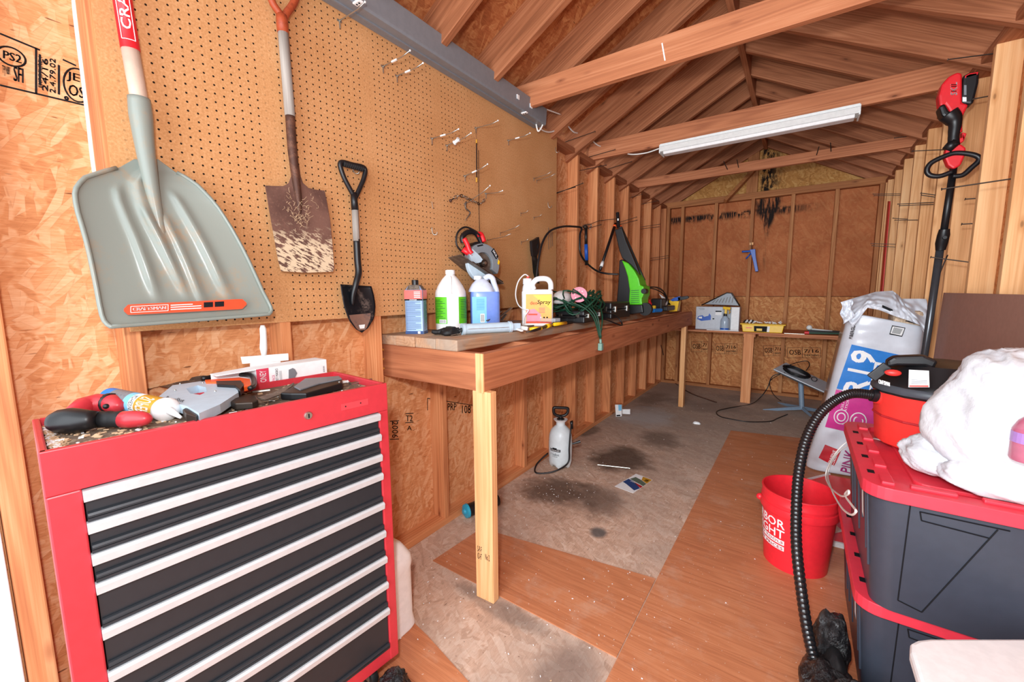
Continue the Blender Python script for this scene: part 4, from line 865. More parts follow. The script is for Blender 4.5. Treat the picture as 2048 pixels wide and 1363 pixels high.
part('hose', B().tube(smooth_path([pr(q) for q in ((-.052, -.01, .282), (-.075, -.02, .29), (-.11, -.02, .25), (-.125, -.02, .18), (-.11, -.03, .12), (-.075, -.06, .095), (-.05, -.066, .09), (-.075, -.068, .05), (-.08, -.07, .01))], 5), .0035, 8), M['white'], t, smooth=True)
DF = lambda u, v: pr((-.088+.002+.172*u, -.0562, .015+.165*v))
decal(DF, .12, .97, .0, 1, plain('sunset_label', '#f3b25a', .5), t, 'picture_label', 2)
DF2 = lambda u, v: pr((-.088+.002+.172*u, -.0568, .015+.165*v)); DF3 = lambda u, v: pr((-.088+.002+.172*u, -.0576, .015+.165*v))
b = B().add([DF2(*q) for q in ((.35, .97), (.97, .97), (.97, .45), (.6, .75))], [(0, 1, 2, 3)]); part('yellow_swoosh', b, M['yellow'], t)
b = B().add([DF2(*q) for q in ((.14, .06), (.6, .06), (.62, .3), (.4, .5), (.14, .45))], [(0, 1, 2, 3, 4)]); part('pink_patch', b, M['pink'], t)
decal(DF2, .12, .97, 0, .07, M['orange_label'], t, 'orange_band', 2)
decal(DF3, .2, .5, .28, .33, M['orange_label'], t, 'red_patch', 2)
letters(DF3, 'deo', .26, .5, .64, .76, M['orange_label'], t, bold=.0006); letters(DF3, 'Spray', .5, .93, .62, .8, M['ink'], t, bold=.0008, shear=.08)
for k in range(4): decal(DF3, .55, .75, .36+k*.05, .38+k*.05, M['coral'], t, 'small_print', 1)
for k in range(3): part('icon', B().ball(DF3(.62+.1*k, .2), .005, 8), M['ink'] if k else M['card'], t)
# pruning saw hung on pegboard
t = thing('pruning_saw', 'black handled pruning saw hanging on the right end of the pegboard', 'saw', at(1068, 520, 'x', .03))
HO = [at(x, y, 'x', .04) for x, y in ((1059, 482), (1067, 478), (1073, 474), (1075, 490), (1072, 506), (1069, 512), (1062, 512), (1060, 500))]
HI = [at(x, y, 'x', .04) for x, y in ((1067, 490), (1071, 486), (1071, 497), (1067, 504))]
part('handle', ringslab(HO, HI, (.02, 0, 0)), M['black'], t)
part('blade', B().slab([at(x, y, 'x', .045) for x, y in ((1063, 510), (1073, 508), (1077, 545), (1078, 566), (1072, 566), (1066, 545))], (.003, 0, 0)), M['blackblade'], t)
for k, x_ in enumerate((1097, 1101, 1104)): 
    p, q = at(x_, 455+4*k, 'x', .012), at(x_+random.uniform(-1, 2), 498-3*k, 'x', .009)
    solo('steel_rod', B().tube([p, q], .0022, 6), M['steel'], '%s thin steel rod from the left hanging near the right pegboard edge' % ORD[k], 'rod', 'steel rods on the pegboard')
# circular saw hung on the pegboard
t = thing('circular_saw', 'circular saw with grey blade guard and red handle hanging on the pegboard', 'circular saw', at(960, 520, 'x', .05))
c0 = at(968, 526, 'x', .14); sc = ppm(c0)
cdir = (V(CAMP)-c0).normalized(); nrm = (V((1, -.28, .05))).normalized()
up_ = (V((0, .22, 1))-nrm*nrm.dot(V((0, .22, 1)))).normalized(); sx_ = up_.cross(nrm)*-1
if sx_.y < 0: sx_ = -sx_
def S(a, b_, d=0): return c0+sx_*a+up_*b_+nrm*d
def circ(r, a0, a1, n, d=0, ox=0, oy=0): return [S(ox+r*cos(radians(a0+(a1-a0)*k/n)), oy+r*sin(radians(a0+(a1-a0)*k/n)), d) for k in range(n+1)]
Rg = .106
part('blade_guard', B().slab(circ(Rg, -20, 185, 28)+circ(Rg*.55, 185, -20, 20)[:], nrm*-.04), M['grey'], t, bevel=.003)
part('lower_guard', B().slab(circ(Rg*.97, 165, 300, 20, .0)+circ(Rg*.45, 300, 165, 12, .0), nrm*-.03), M['greyblue'], t, bevel=.003)
part('guard_face', B().slab([S(*q) for q in ((-.10, .02, .002), (-.085, .055, .002), (-.03, .03, .002), (-.005, .01, .002), (-.04, -.01, .002), (-.075, -.01, .002))], nrm*-.004), M['greyblue'], t)
bl_ = B(); pts = [S((.088 if k % 2 else .082)*cos(2*pi*k/72), (.088 if k % 2 else .082)*sin(2*pi*k/72), -.018) for k in range(72)]; bl_.slab(pts, nrm*-.002)
part('saw_blade', bl_, M['old_steel'], t)
part('arbor', B().tube([S(0, 0, -.02), S(0, 0, .006)], .02, 20), M['iron'], t, smooth='auto'); part('arbor_nut', B().tube([S(0, 0, .004), S(0, 0, .014)], .009, 6), M['steel'], t)
part('base_plate', B().slab([S(-.17, .0, .035), S(.125, -.085, .035), S(.125, -.085, -.12), S(-.17, .0, -.12)], -up_*.004), M['old_steel'], t)
part('base_rail', B().beam(S(-.09, -.02, .02), S(.125, -.08, .02), .012, .012, nrm), M['iron'], t, bevel=.002)
part('motor', B().tube([S(-.03, .07, -.03), S(-.03, .07, -.12)], .044, 20), M['black'], t, smooth='auto')
part('handle', B().tube(smooth_path([S(-.11, .09, -.06), S(-.12, .12, -.06), S(-.09, .155, -.06), S(-.04, .165, -.06), S(.0, .13, -.06), S(.02, .09, -.06)], 5), .014, 12), M['black'], t, smooth=True)
part('red_grip', B().tube(smooth_path([S(-.13, .10, -.02), S(-.115, .075, -.01), S(-.10, .045, -.005), S(-.085, .03, 0)], 4), .013, 12), M['red'], t, smooth=True)
part('red_top', B().tube(smooth_path([S(-.035, .155, -.05), S(-.01, .165, -.05), S(.015, .13, -.05)], 4), .014, 12), M['red'], t, smooth=True)
part('red_housing', B().tube([S(-.13, .045, -.02), S(-.08, .02, -.01)], [.016, .013], 12), M['red'], t, smooth=True)
part('cord_loop', B().tube(smooth_path([S(-.12, .03, -.03), S(-.165, .06, -.03), S(-.17, .12, -.03), S(-.13, .165, -.03), S(-.07, .165, -.03), S(-.03, .15, -.03)], 6), .005, 8), M['black'], t, smooth=True)
SF_ = quadF(S(.035, .075, .002), S(.075, .04, .002), S(.09, .06, .002), S(.05, .098, .002)); decal(SF_, 0, 1, 0, 1, M['ink'], t, 'black_label', 1)
letters(lambda u, v: SF_(u, v)+nrm*.001, 'SKIL', .1, .9, .3, .75, M['white_ink'], t)
decal(quadF(S(.088, .02, .002), S(.1, .015, .002), S(.102, .035, .002), S(.09, .045, .002)), 0, 1, 0, 1, M['yellow'], t, 'yellow_sticker', 1)
decal(quadF(S(-.055, .075, .0015), S(-.02, .092, .0015), S(-.025, .098, .0015), S(-.06, .081, .0015)), 0, 1, 0, 1, M['ink'], t, 'slot', 1)
cable('saw_cord', [S(.005, -.09, -.06), at(976, 560, 'x', .03), at(977, 600, 'x', .03), at(980, 628, 'x', .05), V((.17, .80, BT+.01))], .005, M['black'], 'black power cord dropping from the circular saw to the bench')
# pliers with yellow grips, clear lid
t = thing('long_nose_pliers', 'dark steel pliers with a black and yellow grip lying on the bench edge', 'pliers', at(1110, 655, 'z', BT))
Z1 = BT+.012
part('jaws', B().tube([at(1053, 664, 'z', BT+.006), at(1070, 660, 'z', Z1), at(1092, 652, 'z', Z1)], [.003, .007, .009], 8), M['iron'], t, smooth=True)
part('yellow_collar', B().tube([at(1093, 652, 'z', Z1), at(1101, 650, 'z', Z1)], .012, 12), M['yellow'], t, smooth=True)
part('grip', B().tube([at(1099, 650, 'z', Z1), at(1110, 649, 'z', Z1), at(1130, 646, 'z', Z1), at(1144, 644, 'z', Z1)], [.009, .0125, .0125, .009], 12), M['black'], t, smooth=True)
part('grip_inlay', B().tube([at(1108, 648.5, 'z', Z1+.005), at(1132, 645.5, 'z', Z1+.005)], .0095, 10), M['yellow'], t, smooth=True)
p = at(1100, 641, 'z', BT+.03); solo('clear_lid', B().box((p.x-.05, p.y-.03, BT+.025), (p.x+.05, p.y+.03, BT+.045)), M['glass'], 'clear plastic lid lying in front of the orange labelled jug', 'lid', bevel=.003)
# cases
def case(c, sz, rz, label, name='tool_case'):
    t = thing(name, label, 'case', c, rz); a, b_, h = sz
    part('shell', B().box((-a/2, -b_/2, 0), (a/2, b_/2, h*.55)), M['black'], t, bevel=.008, **lo); part('lid', B().box((-a/2+.002, -b_/2+.002, h*.56), (a/2-.002, b_/2-.002, h)), M['black'], t, bevel=.01, **lo)
    for k in range(4): part('rib', B().box((-a/2+.03+k*a*.24, -b_/2-.004, .01), (-a/2+.045+k*a*.24, -b_/2+.01, h*.5)), M['rubber'], t, bevel=.002, **lo)
    for x in (-a*.28, a*.28): part('latch', B().box((x-.012, -b_/2-.006, h*.45), (x+.012, -b_/2+.004, h*.75)), M['iron'], t, bevel=.002, **lo)
    part('handle', B().tube([(-.05, -b_/2, h*.5), (-.05, -b_/2-.02, h*.5), (.05, -b_/2-.02, h*.5), (.05, -b_/2, h*.5)], .006, 8), M['black'], t, **lo)
    for y in (-b_*.3, b_*.3): part('latch', B().box((a/2-.004, y-.012, h*.4), (a/2+.006, y+.012, h*.75)), M['zinc'], t, bevel=.002, **lo)
    return t
case((.385, 1.40, BT), (.20, .34, .075), radians(4), 'flat black tool case under the tangled green extension cord')
case((.40, 1.86, BT), (.20, .34, .115), radians(-3), 'taller black tool case just in front of the green pressure washer')
# green extension cord
t = thing('extension_cord', 'tangled dark green extension cord heaped on the black cases', 'extension cord', (.38, 1.4, BT+.08))
pts = []
for i in range(170):
    a = i*.62; k = i/170; rr = .115+.06*sin(i*.9)+.03*cos(i*2.3)
    pts.append(V((.36+rr*cos(a)*.85+.03*sin(i*.31), 1.40+rr*1.55*sin(a), BT+.125+.05*sin(i*1.7)+.03*cos(i*.77))))
pts += [V((.45, 1.5, BT+.10)), V((.53, 1.42, BT+.06)), V((.56, 1.36, BT-.0)), V((.562, 1.33, BT-.08)), V((.562, 1.33, BT-.12))]
part('coil', B().tube(smooth_path(pts, 3), .0048, 6), M['darkgreen'], t, smooth=True)
for k in range(3): part('loose_strand', B().tube(smooth_path([V((.42, 1.2+.1*k, BT+.13)), V((.50, 1.24+.05*k, BT+.09)), V((.54+.004*k, 1.28+.02*k, BT+.03)), V((.562+.005*k, 1.32, BT-.09))], 5), .0045, 6), M['darkgreen'], t, smooth=True)
part('plug', B().box((.553, 1.315, BT-.17), (.578, 1.345, BT-.125)).tube([(.565, 1.33, BT-.125), (.563, 1.33, BT-.10)], .008, 8), plain('pale_green_plug', '#7fa79a', .4), t, bevel=.003)
# sanding disc and white pad in the tangle
pc = at(1158, 589, 'x', .44)
rot = (V(CAMP)-pc).to_track_quat('Z', 'Y').to_matrix().to_4x4()
t = thing('sanding_disc', 'round pink sanding disc with holes lying on the green cord', 'sanding disc', pc)
part('disc', B().lathe([(.049, 0), (.049, .003)], (0, 0, 0), 40, mtx=Matrix.Translation(pc) @ rot @ Matrix.Rotation(radians(-18), 4, 'X')), M['pink'], t)
for k in range(8): part('dust_hole', B().lathe([(.004, .0025), (.004, .0036)], (.028*cos(k*pi/4), .028*sin(k*pi/4), 0), 10, mtx=Matrix.Translation(pc) @ rot @ Matrix.Rotation(radians(-18), 4, 'X')), M['offwhite'], t)
solo('white_pad', crumple(tuple(at(1125, 597, 'x', .34)), (.05, .09, .05), 9, .1, 1.), M['offwhite'], 'white rounded appliance half hidden under the green cord', 'white pad', smooth=True)
# ------------------------------------------------------------------ green pressure washer
P = lambda x, y, d=.44: at(x, y, 'x', d)
t = thing('pressure_washer', 'bright green and black pressure washer standing on the bench', 'pressure washer', (.42, 2.25, BT))
yw = 2.18
Q2 = lambda x, y, Y=yw: at(x, y, 'y', Y)
part('black_body', B().slab([Q2(*q) for q in ((1238, 520), (1245, 518), (1255, 530), (1262, 560), (1263, 614), (1232, 614), (1236, 565))], (0, .14, 0)), M['black'], t, bevel=.008)
part('green_shell', B().slab([Q2(x, y, yw-.02) for x, y in ((1243, 520), (1256, 526), (1268, 540), (1277, 556), (1280, 570), (1287, 572), (1287, 590), (1283, 597), (1284, 609), (1257, 609), (1259, 580), (1255, 553), (1250, 537))], (0, .17, 0)), M['green'], t, bevel=.008)
for k in range(7): part('vent_slot', B().beam(Q2(1262, 581+k*4, yw-.021), Q2(1278, 580+k*4, yw-.021), .003, .004), M['darkgreen'], t)
part('handle_post', B().slab([Q2(*q) for q in ((1229, 459), (1243, 455), (1251, 480), (1268, 520), (1280, 550), (1262, 530), (1244, 516), (1238, 500))], (0, .035, 0)), M['black'], t, bevel=.006)
part('handle_post', B().slab([Q2(x, y, yw+.12) for x, y in ((1236, 455), (1243, 452), (1262, 495), (1290, 560), (1283, 558), (1256, 500))], (0, .02, 0)), M['black'], t, bevel=.003)
part('base', B().slab([Q2(x, y, yw-.03) for x, y in ((1230, 610), (1284, 609), (1286, 625), (1230, 632))], (0, .2, 0)), M['black'], t, bevel=.006)
part('wheel', B().tube([Q2(1290, 618, yw), Q2(1290, 618, yw)+V((.0, .04, 0))], .05, 20), M['rubber'], t, smooth='auto')
part('control_knob', B().tube([Q2(1287, 582, yw-.03), Q2(1292, 582, yw+.03)], .02, 12), M['black'], t, smooth='auto')
# hose and spray lances
cable('pressure_hose', [P(1072, 560, .12), P(1077, 520, .12), P(1085, 485, .12), P(1100, 462, .13), P(1125, 453, .14), P(1150, 453, .15), P(1163, 456, .16), P(1160, 470, .17), P(1160, 500, .18), P(1165, 515, .18), P(1178, 530, .19), P(1195, 542, .22), P(1215, 547, .28), P(1237, 548, .36)], .0075, M['black'], 'thick black hose arching from the pruning saw over to the pressure washer', 'hose')
t = thing('spray_gun', 'spray gun with blue grip hanging upright from nails on the bare stud', 'spray gun', P(1172, 500, .1))
part('lance', B().tube([P(1172, 456, .1), P(1172, 490, .1)], .012, 12), M['black'], t, smooth=True)
part('blue_grip', B().tube([P(1172, 488, .1), P(1173, 520, .1)], .0145, 14), M['blue'], t, smooth=True)
part('tip', B().tube([P(1173, 520, .1), P(1173, 530, .1)], .0135, 12), M['black'], t, smooth=True)
part('coupling', B().ball(P(1171, 454, .1), (.02, .026, .016), 14), M['iron'], t, smooth=True)
part('trigger_guard', B().tube(smooth_path([P(1162, 458, .1), P(1168, 450, .1), P(1182, 449, .1), P(1180, 458, .1)], 4), .005, 8), M['steel'], t, smooth=True)
def pole(name, a, b_, orange, white, label, r=.013):
    t = thing(name, label, 'lance', b_); part('tube', B().tube([a, b_], [r, r*.85], 12), M['black'], t, smooth=True); d = b_-a
    if orange: part('orange_ring', B().tube([a+d*orange, a+d*(orange+.035)], r+.002, 12), M['orange'], t, smooth=True)
    if white: part('white_band', B().tube([a+d*white, a+d*(white+.1)], r+.0005, 12), M['card'], t, smooth=True)
    return t
pole('spray_lance', P(1231, 447, .17), P(1200, 540, .17), .04, .83, 'slanting black lance with orange ring leaning left of the pressure washer')
t = thing('hanging_bracket', 'cluster of black clips hung on nails above the pressure washer', 'clips', P(1236, 440, .12))
part('clip', B().tube([P(1235, 425, .12), P(1237, 455, .14)], .016, 10), M['black'], t); part('nail', B().tube([P(1236, 437, .12), V((-.088, P(1236, 437, .12).y, P(1236, 437, .12).z))], .003, 6), M['iron'], t); part('orange_ring', B().tube([P(1240, 452, .14), P(1242, 458, .14)], .016, 10), M['orange'], t); part('pin', B().tube([P(1236, 437, .14), P(1236, 441, .14)], .01, 8), M['steel'], t)
# bag, bottles and yellow box at the far end of the bench
t = thing('black_cord_coil', 'black power cord coiled in loops at the far end of the bench', 'cord', (.47, 2.75, BT))
pts = [Q2(1283+sin(a)*0+26*cos(a)+6*a, 600-0+26*sin(a), 2.55+.01*a) for a in [k*.45 for k in range(0, 1)]]
lp = []
for k in range(46):
    a = k*.42; px = 1309+(28+3*sin(k*.3))*cos(a)-.15*k; py = 598+(22+3*cos(k*.5))*sin(a); q = at(px, py, 'x', .47+.01*sin(k)); q.z = max(q.z, BT+.006); lp.append(q)
part('loops', B().tube(smooth_path(lp, 4), .0055, 8), M['black'], t, smooth=True)
part('loose_end', B().tube(smooth_path([V((.47, 1.55, BT+.06)), V((.50, 1.75, BT+.02)), V((.545, 1.75, BT-.045)), V((.5, 1.55, BT+.006)), V((.46, 1.40, BT+.02))], 6), .005, 8), M['black'], t, smooth=True)
solo('battery_pack', B().box((.40, 2.92, BT), (.50, 3.06, BT+.12)), M['black'], 'black and dark red battery pack behind the coiled cord', 'battery', bevel=.01)
solo('red_bottle', B().lathe([(.02, 0), (.022, .005), (.022, .08), (.01, .1), (.009, .115)], (.445, 2.72, BT), 16), M['red'], 'small red bottle inside the loops of black cord', 'bottle', smooth='auto')
solo('yellow_tube', B().lathe([(.016, 0), (.017, .005), (.017, .055), (.012, .06)], (.475, 2.76, BT), 16), M['yellow'], 'small yellow tube beside the red bottle', 'tube', smooth='auto')
solo('socket_box', B().box((.40, 3.00, BT), (.53, 3.3, BT+.045)), M['black'], 'low black box in front of the yellow carton', 'box', bevel=.008)
solo('blue_connector', B().tube([(.50, 2.65, BT+.018), (.53, 2.78, BT+.018)], .018, 10), M['label_blue'], 'small blue connector on the bench edge by the cord loops', 'connector', smooth='auto')
solo('white_connector', B().box((.48, 2.36, BT), (.54, 2.44, BT+.01)), M['card'], 'small white terminal strip on the bench edge', 'terminal strip')
t = thing('yellow_carton', 'yellow carton at the far end of the bench', 'box', (.47, 3.45, BT))
q = lambda x, y: at(x, y, 'y', 3.4)
part('carton', B().slab([q(1334, 600), (q(1358, 602)), q(1354, 622), q(1338, 623)], (0, .1, 0)), M['yellow'], t, bevel=.003)
part('paper_flap', B().slab([q(1318, 587), q(1330, 595), q(1342, 609), q(1332, 610)], (0, .004, 0)), M['card'], t)
t = thing('hand_saw', 'small black and blue hand saw resting on top of the yellow carton', 'saw', q(1355, 595))
part('blue_body', B().slab([q(1340, 600), q(1348, 595), q(1360, 592), q(1361, 600), q(1345, 603)], (0, .05, 0)), M['blue'], t, bevel=.003)
part('black_bar', B().slab([q(1355, 594), q(1375, 591), q(1378, 595), q(1372, 598), q(1356, 601)], (0, .03, 0)), M['black'], t, bevel=.003)
# ------------------------------------------------------------------ far shelf things
SH = .823
t = thing('tool_carton', 'white cardboard carton with a picture of a blue saw on the far shelf', 'box', (.75, 4.5, SH))
part('carton', B().box((.51, 4.45, SH), (.985, 4.60, SH+.275)), plain('pale_carton', '#c9ced6', .6), t, bevel=.002)
KF = quadF((.51, 4.449, SH), (.985, 4.449, SH), (.985, 4.449, SH+.275), (.51, 4.449, SH+.275))
decal(KF, .62, .995, .01, .99, M['grey_steel'], t, 'grey_panel', 1); KG = lambda u, v: KF(u, v)+V((0, -.001, 0))
decal(KG, .82, .995, .0, .99, M['card'], t, 'white_panel', 1); decal(KG, .46, .6, .78, .83, M['ink'], t, 'dark_caption', 1); decal(KG, .46, .6, .64, .77, M['card'], t, 'white_patch', 1)
part('saw_picture', B().add([KG(*q) for q in ((.03, .45), (.06, .58), (.16, .62), (.2, .55), (.3, .6), (.32, .72), (.36, .6), (.36, .42), (.2, .38), (.14, .36))], [tuple(range(10))]), M['blue'], t)
part('picture_gap', B().add([KG(*q)+V((0, -.001, 0)) for q in ((.06, .48), (.08, .55), (.15, .56), (.15, .47))], [(0, 1, 2, 3)]), M['card'], t)
for k in range(3): decal(KG, .05+.02*k, .2, .93-.03*k, .94-.03*k, M['grey'], t, 'small_print', 1)
decal(KG, .7, .78, .45, .52, M['ink'], t, 'icon', 1); decal(KG, .4, .44, .45, .5, M['ink'], t, 'icon', 1)
t = thing('paint_tray', 'silver and black paint tray propped on top of the white carton', 'paint tray', (.75, 4.5, SH+.275))
yq = lambda x, y, Y=4.47: at(x, y, 'y', Y)
part('tray', B().slab([yq(1404, 608), yq(1453, 586), yq(1462, 586), yq(1478, 611)], (0, .03, 0)), M['grey_steel'], t, bevel=.004)
part('tray_rim', B().tube([yq(1403, 610), yq(1454, 585), yq(1464, 586), yq(1480, 612)], .007, 8), M['iron'], t, smooth=True)
for k in range(7): part('ridge', B().beam(yq(1425+6.5*k, 605, 4.468), yq(1431+6*k, 599-1.2*k, 4.468), .006, .005, (0, 1, 0)), M['iron'], t)
t = thing('spray_bottle', 'grey spray bottle with a yellow trigger in front of the white carton', 'spray bottle', (.845, 4.38, SH))
part('bottle_body', B().lathe([(.044, 0), (.048, .006), (.048, .11), (.04, .14), (.018, .165), (.015, .18)], (.845, 4.38, SH), 28), M['bottle'], t, smooth='auto')
part('liquid_level', B().lathe([(.0485, .012), (.0485, .03)], (.845, 4.38, SH), 28), M['blue'], t)
part('collar', B().lathe([(.019, .17), (.019, .2)], (.845, 4.38, SH), 16), M['black'], t); part('trigger_head', B().beam((.82, 4.38, SH+.268), (.90, 4.37, SH+.26), .03, .03).beam((.85, 4.38, SH+.19), (.85, 4.38, SH+.26), .025, .025, (0, 1, 0)), M['yellow'], t, bevel=.005)
part('trigger', B().tube([(.88, 4.37, SH+.25), (.895, 4.37, SH+.22), (.885, 4.37, SH+.2)], .006, 8), M['gold'], t)
t = thing('yellow_tray_box', 'yellow plastic box full of white odds and ends on the far shelf', 'bin', (1.28, 4.42, SH))
part('tub', B().prism([(1.04, SH), (1.42, SH), (1.435, SH+.085), (1.025, SH+.085)], 4.33, 4.50, 'y'), M['yellow'], t, bevel=.006)
part('tub_rim', B().box((1.01, 4.315, SH+.083), (1.45, 4.515, SH+.095)), M['yellow'], t, bevel=.004)
YF = quadF((1.04, 4.328, SH), (1.42, 4.328, SH), (1.435, 4.328, SH+.085), (1.025, 4.328, SH+.085))
decal(YF, .3, .68, .08, .82, M['ink'], t, 'black_label', 1); decal(lambda u, v: YF(u, v)+V((0, -.001, 0)), .36, .5, .2, .5, M['yellow'], t, 'product_picture', 1); decal(lambda u, v: YF(u, v)+V((0, -.001, 0)), .62, .68, .08, .82, M['card'], t, 'barcode', 1); decal(YF, .1, .25, .5, .62, M['coral'], t, 'red_print', 1)
b = B(); 
for k in range(40): 
    p = V((random.uniform(1.05, 1.41), random.uniform(4.35, 4.49), SH+.095+random.random()*.015)); b.beam(p, p+V((random.uniform(-.04, .04), random.uniform(-.02, .02), random.uniform(0, .02))), .008, .006)
tag(part('odds_and_ends', b, M['card'], t), kind='stuff')
t = thing('small_clips', 'small white clips piled on the left corner of the yellow box', 'clips', (1.08, 4.42, SH+.1))
for k in range(5): part('clip', B().tube([(1.04+.02*k, 4.38, SH+.104), (1.06+.018*k, 4.40, SH+.13)], .009, 8), M['white'] if k % 2 else M['iron'], t, smooth='auto')
solo('white_strip', B().box((.66, 4.33, SH), (1.0, 4.345, SH+.008)), M['card'], 'thin white strip along the shelf edge left of the yellow box', 'strip')
solo('metal_rule', B().box((1.44, 4.315, SH), (1.62, 4.345, SH+.004)), M['steel'], 'metal rule lying on the far shelf right of the yellow box', 'ruler')
t = thing('long_tools', 'black tools with red end and long rods at the right end of the far shelf', 'tools', (1.8, 4.45, SH))
part('red_end', B().tube([(1.62, 4.36, SH+.015), (1.66, 4.36, SH+.015)], .015, 10), M['red'], t)
for k in range(4): part('rod', B().beam((1.65, 4.36+.03*k, SH+.014+.01*k), (2.12, 4.42+.02*k, SH+.02), .02, .018), M['black'] if k else M['darkgreen'], t, bevel=.003)
solo('foam_ball', B().ball((1.66, 4.44, SH+.065), .028, 14).tube([(1.68, 4.44, SH+.05), (1.86, 4.44, SH+.035)], .008, 8), M['offwhite'], 'white ball ended rod lying over the black tools on the far shelf', 'rod', smooth=True)
t = thing('blue_caulk_gun', 'small blue gun hanging from a nail on the far wall stud', 'caulking gun', at(1503, 500, 'y', 4.86))
q = lambda x, y: at(x, y, 'y', 4.87)
part('frame', B().tube(smooth_path([q(1484, 503), q(1500, 502), q(1510, 502)], 4), .012, 8), M['blue'], t, smooth=True)
part('body', B().slab([q(1500, 499), q(1511, 498), q(1512, 514), q(1517, 542), q(1511, 543), q(1506, 520)], (0, -.03, 0)), M['blue'], t, bevel=.003)
part('trigger', B().tube([q(1502, 506), q(1492, 517)], .008, 8), M['blue'], t, smooth=True); part('nozzle', B().ball(q(1514, 541), .016, 10), M['steel'], t)
part('hanging_wire', B().tube([q(1503, 498), q(1502, 484)], .003, 5), M['iron'], t)
part('hang_block', B().box(tuple(q(1503, 487)-V((.02, .0, .015))), tuple(q(1503, 487)+V((.02, .015, .015)))), M['pine']['z'], t)
# ------------------------------------------------------------------ satellite dish under the far shelf
t = thing('satellite_dish', 'flat white satellite dish on a grey blue mast with spread feet under the far shelf', 'satellite dish', (1.645, 4.2, 0))
ca, cb, cc_, cd_ = at(1547, 737, 'y', 4.12), at(1572, 724, 'y', 4.42), at(1661, 767, 'y', 4.30), at(1649, 783, 'y', 4.02)
nn = ((cb-ca).cross(cd_-ca)).normalized(); nn = nn if nn.z > 0 else -nn
part('face_plate', B().slab([ca, cb, cc_, cd_], -nn*.012), M['dish'], t, bevel=.005)
def dishF(u, v):
    p = ca*(1-u)*(1-v)+cb*(1-u)*v+cc_*u*v+cd_*u*(1-v); return p-nn*(.013+.05*sin(pi*u)**.7*sin(pi*(.08+.84*v)))
part('rounded_back', B().grid(dishF, 16, 10), M['dish'], t, smooth=True)
mt = (ca+cb+cc_+cd_)/4-nn*.05
part('mast', B().tube([mt, (1.645, 4.2, .05)], .024, 16), M['dishgrey'], t, smooth='auto')
for e in ((1.30, 4.10, .006), (1.80, 3.86, .006), (1.92, 4.38, .006), (1.42, 4.52, .006)):
    part('foot', B().prism([(0, 0)], 0, 0) if 0 else B().slab([V((1.645, 4.2, .07))+V((.0, -.02, 0)), V((1.645, 4.2, .07))+V((0, .02, 0)), V(e)+V((0, .008, 0)), V(e)+V((0, -.008, 0))], (0, 0, -.012)).slab([V((1.645, 4.195, .05)), V((1.645, 4.205, .05)), V(e)+V((0, .003, -.004)), V(e)+V((0, -.003, -.004))], (0, 0, -.02)), M['dishgrey'], t)
t = thing('coiled_cable', 'coil of black cable lying on the satellite dish, one end trailing away', 'cable', mt+V((0, 0, .05)))
cen = ca*.42+cb*.22+cc_*.2+cd_*.16; e1 = (cd_-ca).normalized(); e2 = nn.cross(e1)
part('coil', B().tube(smooth_path([cen+e1*(.12+.012*sin(i*1.3))*cos(i*.7)+e2*(.085+.01*cos(i*1.9))*sin(i*.7)+nn*(.010+.0042*(i//9)) for i in range(70)], 3), .0055, 6), M['black'], t, smooth=True)
part('small_loop', B().tube([cen+e1*(.17+.025*cos(a))+nn*(.03+.022*sin(a)) for a in [2*pi*k/14 for k in range(14)]], .004, 6, closed=True), M['black'], t, smooth=True)
part('stray_loop', B().tube(smooth_path([at(1580, 729, 'y', 4.35), at(1600, 723, 'y', 4.4), at(1615, 722, 'y', 4.4), at(1619, 730, 'y', 4.35), at(1612, 741, 'y', 4.3)], 5), .0045, 6), M['black'], t, smooth=True)
def fz(x, y, z=.008): return at(x, y, 'z', z)
part('trailing_end', B().tube(smooth_path([at(1570, 745, 'y', 4.12), at(1545, 752, 'y', 4.1), at(1535, 775, 'y', 4.1), at(1520, 795, 'y', 4.05), fz(1500, 808), fz(1460, 815), fz(1434, 822), fz(1440, 832), fz(1470, 839), fz(1500, 843), fz(1540, 842), fz(1555, 836), fz(1575, 828)], 5), .005, 6), M['black'], t, smooth=True)
part('second_strand', B().tube(smooth_path([at(1560, 748, 'y', 4.12), at(1540, 762, 'y', 4.15), at(1545, 785, 'y', 4.2), fz(1560, 800), fz(1577, 808)], 5), .004, 6), M['black'], t, smooth=True)
cable('brown_cord', [at(1322, 690, 'x', .02), at(1328, 715, 'x', .02), at(1335, 740, 'x', .05), fz(1350, 765), fz(1380, 785), fz(1420, 800), fz(1433, 804)], .006, M['rusttube'], 'thin brown cord running from the wall across the floor under the bench end')
# ------------------------------------------------------------------ floor things
t = thing('pump_sprayer', 'white one gallon pump sprayer with black handle and hose on the floor by the wall', 'garden sprayer', (.16, 1.56, 0))
sx, sy = .16, 1.575; rr = .086
def petal(p):
    k = max(0, 1-(p.z)/.05); a = atan2(p.y-sy, p.x-sx); return V((sx+(p.x-sx)*(1-.12*k*abs(sin(a*2.5))), sy+(p.y-sy)*(1-.12*k*abs(sin(a*2.5))), p.z+.018*k*abs(sin(a*2.5))))
b = B().lathe([(rr*.72, 0), (rr*.9, .012), (rr, .05), (rr*.985, .085), (rr, .09), (rr*1.01, .19), (rr*.98, .2), (rr, .21), (rr*.95, .25), (rr*.8, .285), (rr*.5, .31), (rr*.38, .318), (rr*.38, .345)], (sx, sy, 0), 60).warp(petal)
part('tank', b, plain('sprayer_tank', '#dde8ec', .35, 0, .5, .03), t, smooth='auto')
part('funnel_top', B().lathe([(.032, .34), (.05, .358), (.052, .362), (.046, .362)], (sx, sy, 0), 32), M['white'], t, smooth='auto')
part('pump_neck', B().lathe([(.032, .352), (.028, .366), (.015, .372), (.015, .39)], (sx, sy, 0), 24), M['black'], t, smooth='auto')
hx, hy = cos(YAW), sin(YAW)
